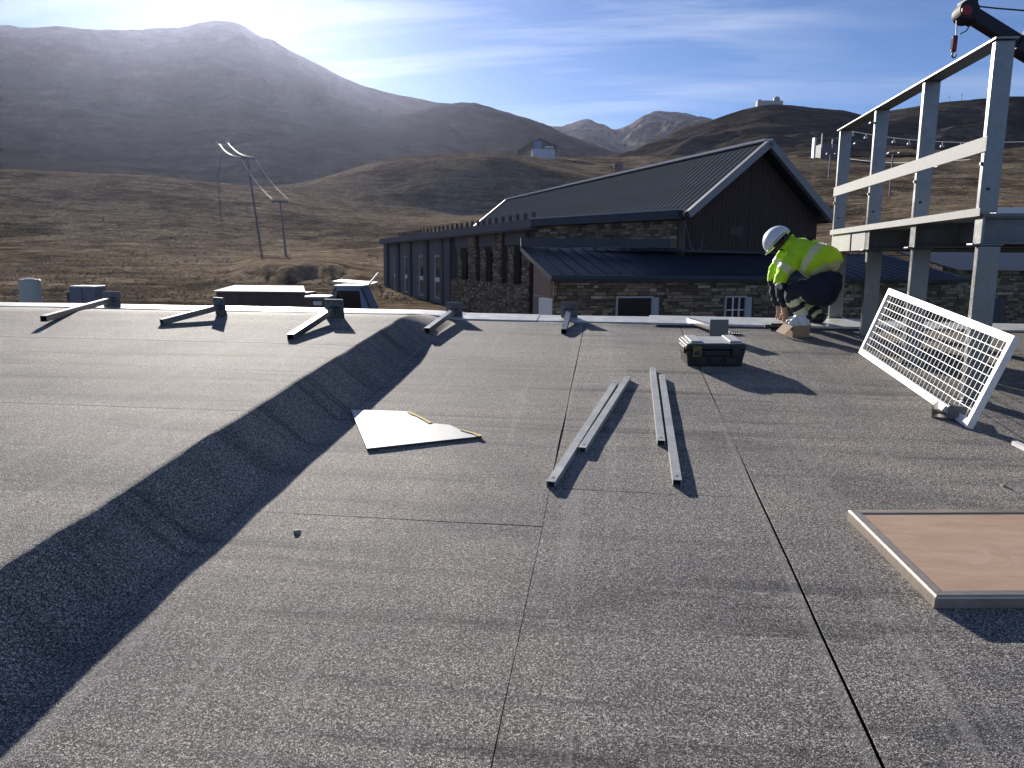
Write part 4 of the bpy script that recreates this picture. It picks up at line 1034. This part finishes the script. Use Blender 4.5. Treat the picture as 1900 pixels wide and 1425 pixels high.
for i, y in enumerate(PY):
    m = MB(); m.box(PX-.020, PX+.088, y-.022, y+.022, zdk+.0115, ztr-.03); p_ = m.build('guard_post', 'galvanised', plat, .004)
    m = MB(); m.cyl((PX-.031, y, zdk+.30), (PX-.021, y, zdk+.30), .012, None, 6); m.build('bolt', 'galv_dull', p_)
    m = MB(); m.cyl((PX+.02, y-.028, zdk+.15), (PX+.02, y-.0225, zdk+.15), .010, None, 6); m.build('bolt', 'plastic_black', p_)
m = MB(); m.box(PX-.027, PX-.0205, PY[0]-.05, PY[3]+.05, zm0, zm1); m.build('mid_rail', 'galv_bright', plat, .002)
m = MB(); m.box(PX-.035, PX+.095, PY[0]-.05, PY[3]+.05, ztr-.0295, ztr-.017); m.build('top_rail', 'galvanised', plat, .002)
m = MB(); m.box(PX-.06, PX-.0205, PY[2]-.02, PY[2]+.02, ztr-.14, ztr-.13); m.build('tab', 'galvanised', plat)
# plank and off-cuts on the deck
m = MB(); m.box(PX+.10, PX+.42, PY[0]+.02, PY[0]+.30, zdk+.005, zdk+.045); tag(m.build('deck_plank', 'white_paint', None, .003), 'white plank lying on the platform deck beside the last post', 'plank')
m = MB(); m.box(PX+.60, PX+1.2, PY[0]+.10, PY[0]+.5, zdk+.005, zdk+.075); tag(m.build('deck_box', 'white_paint', None, .004), 'white block on the platform deck at the right picture edge', 'block')

# ------------------------------------------------------------------ grating panel leaning on the platform columns
B0, B1 = on_roof(1597, 657), on_roof(1808, 797)
al = Vector((B0.x+B1.x, 0, 0)).x/2
B0 = Vector((al, B0.y, roofz(al, B0.y))); B1 = Vector((al, B1.y, roofz(al, B1.y)))
gl = (B0-B1).length; gx = (B0-B1).normalized(); gwid = .555
sx_ = (PX-.012-al); cz_ = math.sqrt(gwid**2-sx_**2)
gz = Vector((sx_, 0, cz_)); gz -= gx*gz.dot(gx); gz.normalize()
gn = gx.cross(gz).normalized()
if gn.x > 0: gn = -gn
gp = empty('grating_panel', B1, 'white framed steel grating leaning against the platform columns', 'grating')
org = B1+gn*.0
def gpt(u, w, o): return org+gx*u+gz*w+gn*o
def gbar(u0, u1, w0, w1, o0, o1, name, mat='white_paint'):
    m = MB(); m.hexa([gpt(u0, w0, o0), gpt(u1, w0, o0), gpt(u1, w1, o0), gpt(u0, w1, o0), gpt(u0, w0, o1), gpt(u1, w0, o1), gpt(u1, w1, o1), gpt(u0, w1, o1)]); return m.build(name, mat, gp)
fw = .045
gbar(0, gl, 0, fw, -.004, .034, 'frame_bar'); gbar(0, gl, gwid-fw, gwid, -.004, .034, 'frame_bar')
gbar(0, fw*.8, fw+.0005, gwid-fw-.0005, -.004, .034, 'frame_bar'); gbar(gl-fw*.8, gl, fw+.0005, gwid-fw-.0005, -.004, .034, 'frame_bar')
nrow, ncol = 9, 33
for i in range(1, nrow):
    w_ = fw+(gwid-2*fw)*i/nrow; gbar(fw*.8, gl-fw*.8, w_-.0015, w_+.0015, .020, .024, 'bearing_bar')
mm_ = None
for i in range(1, ncol):
    u_ = fw*.8+(gl-1.6*fw)*i/ncol
    if mm_ is None:
        b_ = gbar(u_-.0011, u_+.0011, fw, gwid-fw, .0185, .0208, 'cross_bar'); mm_ = b_; u00 = u_
    else:
        o = bpy.data.objects.new('cross_bar', mm_.data); col.objects.link(o); o.parent = gp; o.matrix_parent_inverse = gp.matrix_basis.inverted(); o.location = gx*(u_-u00)
# steel channel bracket by its lower edge, small tube at the far right
bq = drop(1752, 775); bd = (drop(1775, 745)-bq); bd = flat(bd).normalized(); bs = Vector((bd.y, -bd.x, 0))
br = empty('channel_bracket', bq, 'small steel channel bracket at the foot of the leaning grating', 'bracket')
def bb(m, x0, x1, y0, y1, z0, z1): return m.hexa([bq+bs*x+bd*y+Z*z for x, y, z in ((x0, y0, z0), (x1, y0, z0), (x1, y1, z0), (x0, y1, z0), (x0, y0, z1), (x1, y0, z1), (x1, y1, z1), (x0, y1, z1))])
m = MB(); bb(m, -.06, -.054, -.06, .13, .004, .075); bb(m, .02, .026, -.06, .13, .004, .075); bb(m, -.0538, .0198, -.06, .13, .004, .010); m.build('channel', 'galvanised', br, .001)
m = MB(); bb(m, .028, .12, -.05, -.044, .004, .085); pl_ = m.build('plate', 'galv_dull', br, .001)
m = MB(); q = bq+bs*.075-bd*.052+Z*.03; m.cyl(q, q-bd*.012, .012, None, 6); m.build('bolt', 'galvanised', pl_)
a, b = drop(1882, 822, up=.012), drop(1915, 838, up=.012); m = MB(); m.hollow(a, b, .03, .024, .003, RN); tag(m.build('pipe_offcut', 'white_paint'), 'short white tube offcut at the right picture edge below the grating', 'tube')

# ------------------------------------------------------------------ crane beyond the roof
dc = 15.0
cr = empty('loader_crane', at_z(2330, 600, ZG) if False else Vector((pt(2330, 480, dc).x, pt(2330, 480, dc).y, ZG)), 'dark blue loader crane boom with red hook reaching in from the right', 'crane')
hd = pt(1806, 30, dc); k1 = pt(1893, 84, dc+.05); k2 = pt(2330, 345, dc+.3)
m = MB(); m.beam(hd, k1, .26, .24); m.build('boom_tip', 'crane_navy', cr, .02)
m = MB(); m.beam(k1-(k1-hd).normalized()*.1, k2, .36, .34); m.build('boom', 'crane_navy', cr, .03)
m = MB(); m.beam(pt(1900, 62, dc+.05), pt(2250, 220, dc+.2), .2, .2); m.build('ram', 'crane_navy', cr, .02)
m = MB(); m.cyl(k2+Z*.5, Vector((k2.x, k2.y, ZG+1.0)), .28, .34, 14); m.build('mast', 'crane_navy', cr)
m = MB(); m.box(k2.x-1.2, k2.x+4.5, k2.y-1.1, k2.y+1.1, ZG+.55, ZG+1.0); m.build('chassis', 'crane_navy', cr, .05)
for dx in (-.6, 2.6, 3.7):
    for dy in (-1.0, 1.0):
        m = MB(); m.cyl((k2.x+dx, k2.y+dy-.15, ZG+.48), (k2.x+dx, k2.y+dy+.15, ZG+.48), .48, None, 20); m.build('wheel', 'rubber', cr)
m = MB(); c = pt(1792, 24, dc); m.cyl(c-FWD*.16, c+FWD*.16, .195, None, 24); hs = m.build('head_sheave', 'crane_navy', cr, .02)
m = MB(); c = pt(1784, 27, dc); m.cyl(c-FWD*.19, c-FWD*.165, .10, None, 20); m.build('sheave_cheek', 'crane_red', hs)
m = MB(); m.beam(pt(1785, 7, dc), pt(1806, 6, dc), .32, .10); m.beam(pt(1800, 40, dc), pt(1806, 34, dc), .3, .16); m.build('head_guard', 'crane_navy', hs)
hk = pt(1770.5, 83, dc)
m = MB(); m.beam(pt(1772.5, 66, dc), pt(1769, 97, dc), .10, .085); blk_ = m.build('hook_block', 'crane_red', cr, .03)
m = MB(); m.beam(pt(1767.5, 70, dc), pt(1764, 92, dc), .05, .03); m.build('block_edge', 'white_paint', blk_, .005)
m = MB(); m.path([pt(1768, 97, dc), pt(1766, 103, dc), pt(1768, 107, dc), pt(1772, 106, dc), pt(1774, 101, dc)], .016, 6); m.build('hook', 'plastic_black', blk_)
m = MB(); m.path([pt(1775, 38, dc), pt(1774.5, 65, dc)], .012, 6); m.path([pt(1800, 42, dc), pt(1799, 48, dc), pt(1793, 57, dc), pt(1782, 63, dc)], .012, 6); m.path([pt(1808, 11, dc), pt(1850, 15.5, dc), pt(1905, 20, dc), pt(2250, 60, dc)], .015, 6); m.build('wire_rope', 'cable_dark', cr)
m = MB(); m.beam(pt(2250, 60, dc), k2, .12, .12); m.build('rope_guide', 'crane_navy', cr)

# ------------------------------------------------------------------ the worker
WO = on_roof(1510, 608); WD = (WO-CAM).dot(FWD); KP = WD/FPX
WV = flat(FWD).normalized()
def wp_(px, py, v): return WO+R0*((px-1510)*KP)+Z*((608-py)*KP)+WV*v
def skin_mesh(name, nodes, edges, mats, sub=2, root=0):
    keys = list(nodes); me = bpy.data.meshes.new(name)
    me.from_pydata([nodes[k_][0] for k_ in keys], [(keys.index(a), keys.index(b)) for a, b in edges], [])
    ob_ = bpy.data.objects.new(name, me); col.objects.link(ob_)
    md = ob_.modifiers.new('skin', 'SKIN'); md.use_smooth_shade = True
    for i, k_ in enumerate(keys):
        r = nodes[k_][1]; r = r if isinstance(r, tuple) else (r, r)
        me.skin_vertices[0].data[i].radius = r; me.skin_vertices[0].data[i].use_root = (i == root)
    s_ = ob_.modifiers.new('sub', 'SUBSURF'); s_.levels = sub; s_.render_levels = sub
    dg = bpy.context.evaluated_depsgraph_get(); dg.update()
    out = bpy.data.meshes.new_from_object(ob_.evaluated_get(dg))
    bpy.data.objects.remove(ob_); bpy.data.meshes.remove(me)
    out.materials.clear()
    for mt in mats: out.materials.append(MAT[mt])
    for p in out.polygons: p.use_smooth = True; p.material_index = 0
    out.name = name
    return out
J = {'pelvis': wp_(1528, 527, 0), 'spine': wp_(1522, 492, .06), 'chest': wp_(1503, 466, .15), 'neck': wp_(1474, 456, .25), 'head': wp_(1456, 452, .30),
     'shL': wp_(1476, 474, .09), 'elL': wp_(1447, 517, .10), 'haL': wp_(1463, 578, .14), 'shR': wp_(1478, 458, .38), 'elR': wp_(1452, 516, .42), 'haR': wp_(1466, 582, .32),
     'hipL': wp_(1530, 530, -.10), 'knL': wp_(1458, 541, .0), 'anL': wp_(1490, 592, -.03), 'toL': wp_(1462, 603, .03),
     'hipR': wp_(1520, 530, .12), 'knR': wp_(1494, 545, .34), 'anR': wp_(1527, 590, .12), 'toR': wp_(1505, 603, .24)}
person = empty('person', WO, 'crouching worker in yellow hi-vis jacket, navy trousers and white helmet', 'person')
E_body = [('pelvis', 'spine'), ('spine', 'chest'), ('chest', 'neck'), ('neck', 'head'), ('chest', 'shL'), ('shL', 'elL'), ('elL', 'haL'), ('chest', 'shR'), ('shR', 'elR'), ('elR', 'haR'),
          ('pelvis', 'hipL'), ('hipL', 'knL'), ('knL', 'anL'), ('anL', 'toL'), ('pelvis', 'hipR'), ('hipR', 'knR'), ('knR', 'anR'), ('anR', 'toR')]
Rb = {'pelvis': .085, 'spine': .08, 'chest': .10, 'neck': .058, 'head': .092, 'shL': .06, 'elL': .042, 'haL': .03, 'shR': .06, 'elR': .042, 'haR': .03, 'hipL': .06, 'knL': .05, 'anL': .04, 'toL': .035, 'hipR': .06, 'knR': .05, 'anR': .04, 'toR': .035}
nb = {k_: (J[k_], Rb[k_]) for k_ in J}
# fingers: five short chains growing from each palm
for sd, ha, el in (('L', 'haL', 'elL'), ('R', 'haR', 'elR')):
    d = (J[ha]-J[el]).normalized(); sx2 = d.cross(WV).normalized(); nn = sx2.cross(d)
    nb['palm'+sd] = (J[ha]+d*.05, (.032, .018)); E_body.append((ha, 'palm'+sd))
    for k_, (o_, ln) in enumerate(((-.026, .055), (-.009, .065), (.009, .062), (.026, .05))):
        r0_ = J[ha]+d*.085+sx2*o_; nb[f'f{sd}{k_}a'] = (r0_, .009); nb[f'f{sd}{k_}b'] = (r0_+d*ln*.55+nn*.008, .0085); nb[f'f{sd}{k_}c'] = (r0_+d*ln*.85+nn*.03, .0075)
        E_body += [('palm'+sd, f'f{sd}{k_}a'), (f'f{sd}{k_}a', f'f{sd}{k_}b'), (f'f{sd}{k_}b', f'f{sd}{k_}c')]
    t0_ = J[ha]+d*.03-sx2*.035; nb['t'+sd+'a'] = (t0_, .010); nb['t'+sd+'b'] = (t0_+d*.04-sx2*.012+nn*.012, .009)
    E_body += [('palm'+sd, 't'+sd+'a'), ('t'+sd+'a', 't'+sd+'b')]
link('body', skin_mesh('body', nb, E_body, ['skin'], 1), person, 0, True)
def folds(me, amp, sc_):
    nrm = [v.normal.copy() for v in me.vertices]
    for v, n_ in zip(me.vertices, nrm):
        q = v.co*sc_; f = 1-abs(noise.fractal(Vector((q.x, q.y*.6, q.z*1.5)), .8, 2.1, 3))*2.2
        v.co += n_*(amp*f)
def bands(me, segs, mi):
    for p in me.polygons:
        c = p.center
        for a, b, t0_, t1_, rad in segs:
            ab = b-a; t = (c-a).dot(ab)/ab.length_squared
            if t0_ <= t <= t1_ and (a+ab*t-c).length < rad: p.material_index = mi; break
nj = {'waist': (wp_(1532, 509, .01), (.22, .20)), 'spine': (wp_(1522, 485, .06), (.235, .205)), 'chest': (wp_(1497, 467, .16), (.225, .19)), 'neck': (wp_(1474, 455, .25), .095), 'collar': (wp_(1465, 450, .28), .075),
      'shL': (wp_(1477, 476, .08), .094), 'amL': (wp_(1460, 497, .08), .082), 'elL': (wp_(1447, 515, .10), .070), 'wrL': (wp_(1462, 574, .13), .042),
      'shR': (wp_(1480, 462, .36), .09), 'elR': (wp_(1456, 512, .42), .07), 'wrR': (wp_(1464, 576, .34), .042)}
jm = skin_mesh('jacket', nj, [('waist', 'spine'), ('spine', 'chest'), ('chest', 'neck'), ('neck', 'collar'), ('chest', 'shL'), ('shL', 'amL'), ('amL', 'elL'), ('elL', 'wrL'), ('chest', 'shR'), ('shR', 'elR'), ('elR', 'wrR')], ['hivis', 'reflective', 'navy_cloth'], 3)
bands(jm, [(nj['waist'][0], nj['spine'][0], -.1, .45, .30), (nj['spine'][0], nj['chest'][0], .18, .52, .30), (nj['amL'][0], nj['elL'][0], -.1, .45, .10), (nj['shR'][0], nj['elR'][0], .45, .65, .11)], 1)
bands(jm, [(nj['elL'][0], nj['wrL'][0], .18, 3, .12), (nj['elR'][0], nj['wrR'][0], .18, 3, .12)], 2)
folds(jm, .011, 8.0); link('jacket', jm, person, 0, True)
nt_ = {'seat': (wp_(1529, 534, 0), (.215, .205)), 'top': (wp_(1528, 505, .02), (.16, .15)), 'hipL': (wp_(1518, 538, -.09), .165), 'thL': (wp_(1487, 540, -.06), .13), 'knL': (wp_(1456, 541, 0), .085), 'shL': (wp_(1473, 566, -.015), .075), 'anL': (wp_(1488, 590, -.03), .062),
       'hipR': (wp_(1522, 540, .10), .15), 'thR': (wp_(1515, 542, .2), .115), 'knR': (wp_(1494, 547, .32), .085), 'shR': (wp_(1510, 568, .22), .075), 'anR': (wp_(1526, 590, .12), .066)}
tm = skin_mesh('trousers', nt_, [('seat', 'top'), ('seat', 'hipL'), ('hipL', 'thL'), ('thL', 'knL'), ('knL', 'shL'), ('shL', 'anL'), ('seat', 'hipR'), ('hipR', 'thR'), ('thR', 'knR'), ('knR', 'shR'), ('shR', 'anR')], ['navy_cloth', 'reflective'], 3)
bands(tm, [(nt_['knL'][0], nt_['shL'][0], .62, 1.0, .12), (nt_['shL'][0], nt_['anL'][0], .35, .85, .12), (nt_['shR'][0], nt_['anR'][0], .1, .45, .12), (nt_['shR'][0], nt_['anR'][0], .75, 1.1, .12)], 1)
folds(tm, .011, 8.5); link('trousers', tm, person, 0, True)
for a_, b_ in (('anL', 'toL'), ('anR', 'toR')):
    an, to = J[a_], J[b_]; d = flat(to-an).normalized(); zb_ = roofz(an.x, an.y)
    nbt = {'top': (an+Z*.05, .062), 'an': (Vector((an.x, an.y, zb_+.07))-d*.01, .062), 'mid': (Vector((an.x, an.y, zb_+.05))+d*.09, (.05, .048)), 'toe': (Vector((an.x, an.y, zb_+.045))+d*.18, (.045, .042)), 'heel': (Vector((an.x, an.y, zb_+.045))-d*.06, (.045, .042))}
    link('boot', skin_mesh('boot', nbt, [('top', 'an'), ('an', 'mid'), ('mid', 'toe'), ('an', 'heel')], ['boot'], 2, 1), person, 0, True)
# helmet on the bowed head
hc = wp_(1452, 448, .30); hup = (-R0*.62+Z*.62+WV*.30).normalized(); hf = (-R0*.55-Z*.75+WV*.25); hf = (hf-hup*hf.dot(hup)).normalized(); hsd = hup.cross(hf)
bm = bmesh.new(); bmesh.ops.create_uvsphere(bm, u_segments=28, v_segments=16, radius=1)
bmesh.ops.delete(bm, geom=[v for v in bm.verts if v.co.z < -.12], context='VERTS')
for v in bm.verts:
    q = v.co.copy(); rid_ = 1+.05*math.exp(-(q.x/.18)**2)*max(0, q.z)
    v.co = hsd*(q.x*.118*rid_)+hf*(q.y*.142)+hup*(q.z*.125*rid_)
me = bpy.data.meshes.new('helmet'); bm.to_mesh(me); bm.free(); me.materials.append(MAT['helmet_white'])
hel = link('helmet', me, person, 0, True); md = hel.modifiers.new('s', 'SOLIDIFY'); md.thickness = .006
hel.location = hc
m = MB(); vs = []; n_ = 28
for i in range(n_):
    a_ = 2*math.pi*i/n_; e = hsd*math.sin(a_)*.118+hf*math.cos(a_)*.142; ex = 1.03+.22*max(0, math.cos(a_))**2
    vs += [hc+e*.97-hup*.012, hc+e*ex-hup*.018, hc+e*ex-hup*.012, hc+e*.97-hup*.004]
fs = []
for i in range(n_):
    j = (i+1) % n_
    for k_ in range(4): fs.append((i*4+k_, i*4+(k_+1) % 4, j*4+(k_+1) % 4, j*4+k_))
m.add(vs, fs); br_ = m.build('brim', 'helmet_white', hel, 0, True)
m = MB(); q = hc-hsd*.0+R0*.035-WV*.118+Z*.02; m.obb(q, R0, WV, Z, .016, .012, .02); m.build('vent', 'plastic_black', hel, .004)
# hair and ear under the helmet
bm = bmesh.new(); bmesh.ops.create_uvsphere(bm, u_segments=16, v_segments=10, radius=.088)
for v in bm.verts: v.co = v.co+hc-hup*.035-hf*.02
me = bpy.data.meshes.new('hair'); bm.to_mesh(me); bm.free(); me.materials.append(MAT['hair_dark']); link('hair', me, person, 0, True)
# printed mark on the back of the jacket
m = MB()
for dx, dy in ((0, 0), (7, 4)):
    q = wp_(1488+dx, 443.5+dy, .03); m.obb(q, (R0+Z*-.45).normalized(), Z, WV, .022, .012, .006)
m.build('back_print', 'navy_cloth', person)
m = MB(); m.path([wp_(1437, 528, .0), wp_(1440, 534, .0), wp_(1446, 533, -.01)], .022, 8); m.build('knee_pad', 'plastic_grey', person, 0, True)

# cardboard box, plastic bag, drill
q = drop(1470, 627); bx = empty('cardboard_box', q, 'open brown cardboard box at the feet of the worker', 'box')
d1 = (R0*.96+WV*.2).normalized(); d2 = Vector((-d1.y, d1.x, 0)); d1 = (d1+Z*S*d1.y).normalized(); d2 = (d2+Z*S*d2.y).normalized(); up = d1.cross(d2)
def ob_(m, x0, x1, y0, y1, z0, z1): return m.hexa([q+d1*x+d2*y+up*z for x, y, z in ((x0, y0, z0), (x1, y0, z0), (x1, y1, z0), (x0, y1, z0), (x0, y0, z1), (x1, y0, z1), (x1, y1, z1), (x0, y1, z1))])
m = MB(); w_, d_, h_ = .17, .15, .105
ob_(m, 0, w_, 0, .004, .002, h_); ob_(m, 0, w_, d_, d_+.004, .002, h_); ob_(m, 0, .004, .0045, d_-.0005, .002, h_); ob_(m, w_-.004, w_, .0045, d_-.0005, .002, h_); ob_(m, .0045, w_-.0045, .0045, d_-.0005, .002, .006); m.build('carton', 'cardboard', bx)
m = MB(); m.hexa([q+d1*x+d2*y+up*z for x, y, z in ((-.001, 0, h_), (-.001, d_, h_), (-.006, d_, h_), (-.006, 0, h_), (-.075, .0, h_-.07), (-.075, d_, h_-.07), (-.08, d_, h_-.07), (-.08, 0, h_-.07))]); m.build('flap', 'cardboard', bx)
bm = bmesh.new(); bmesh.ops.create_icosphere(bm, subdivisions=4, radius=1)
for v in bm.verts:
    n_ = v.co.normalized(); r = 1+.32*noise.fractal(n_*2.6, .7, 2.2, 4)
    v.co = Vector((n_.x*.085*r, n_.y*.07*r, n_.z*.062*r))
me = bpy.data.meshes.new('plastic_bag'); bm.to_mesh(me); bm.free(); me.materials.append(MAT['plastic_film'])
o = link('plastic_bag', me, None, 0, False); o.location = q+d1*.10+d2*.075+up*.125; tag(o, 'crumpled clear plastic bag on top of the cardboard box', 'bag')
dq = drop(1452, 612); dr = empty('cordless_drill', dq, 'dark cordless drill lying left of the cardboard box', 'drill')
m = MB(); a = dq+Z*.032; m.cyl(a-R0*.12, a+R0*.03, .028, .03, 12); m.cyl(a-R0*.17, a-R0*.121, .014, .02, 10); m.build('motor', 'plastic_black', dr)
m = MB(); m.beam(a+R0*.0-WV*.02-Z*.008, a+R0*.03-WV*.13-Z*.008, .034, .034); hh = m.build('handle', 'plastic_black', dr, .006)
m = MB(); m.obb(a+R0*.035-WV*.15-Z*.002, R0, WV, Z, .045, .03, .026); m.build('battery', 'plastic_grey', hh, .006)
# a glove near the toolbox plate
gq = drop(1362, 620); m = MB(); m.obb(gq+Z*.012, R0, WV, Z, .045, .03, .011)
for i in range(4): m.cyl(gq+Z*.012+R0*(-.03+.02*i)-WV*.028, gq+Z*.010+R0*(-.034+.022*i)-WV*.075, .009, .007, 6)
tag(m.build('work_glove', 'plastic_black', None, .004), 'black work glove right of the plate behind the toolbox', 'glove')

# ------------------------------------------------------------------ haze
ztop = max(v.co.z for o_ in bpy.data.objects if o_.name.split('.')[0] in ('mountain', 'hill') for v in o_.data.vertices)+12
HZ = MB(); HZ.box(-7000, 7000, -1500, 7500, ZG-1.6, ztop); print('haze top', ztop)
m_, t_, b_ = base_mat('haze'); t_.nodes.remove(b_)
pv = node(t_, 'ShaderNodeVolumePrincipled'); pv.inputs['Color'].default_value = (0.66, 0.72, 1.0, 1); pv.inputs['Density'].default_value = 0.000019; pv.inputs['Anisotropy'].default_value = 0.76
t_.links.new(pv.outputs[0], [n_ for n_ in t_.nodes if n_.type == 'OUTPUT_MATERIAL'][0].inputs['Volume'])
hz = HZ.build('haze', 'haze'); tag(hz, kind='stuff')
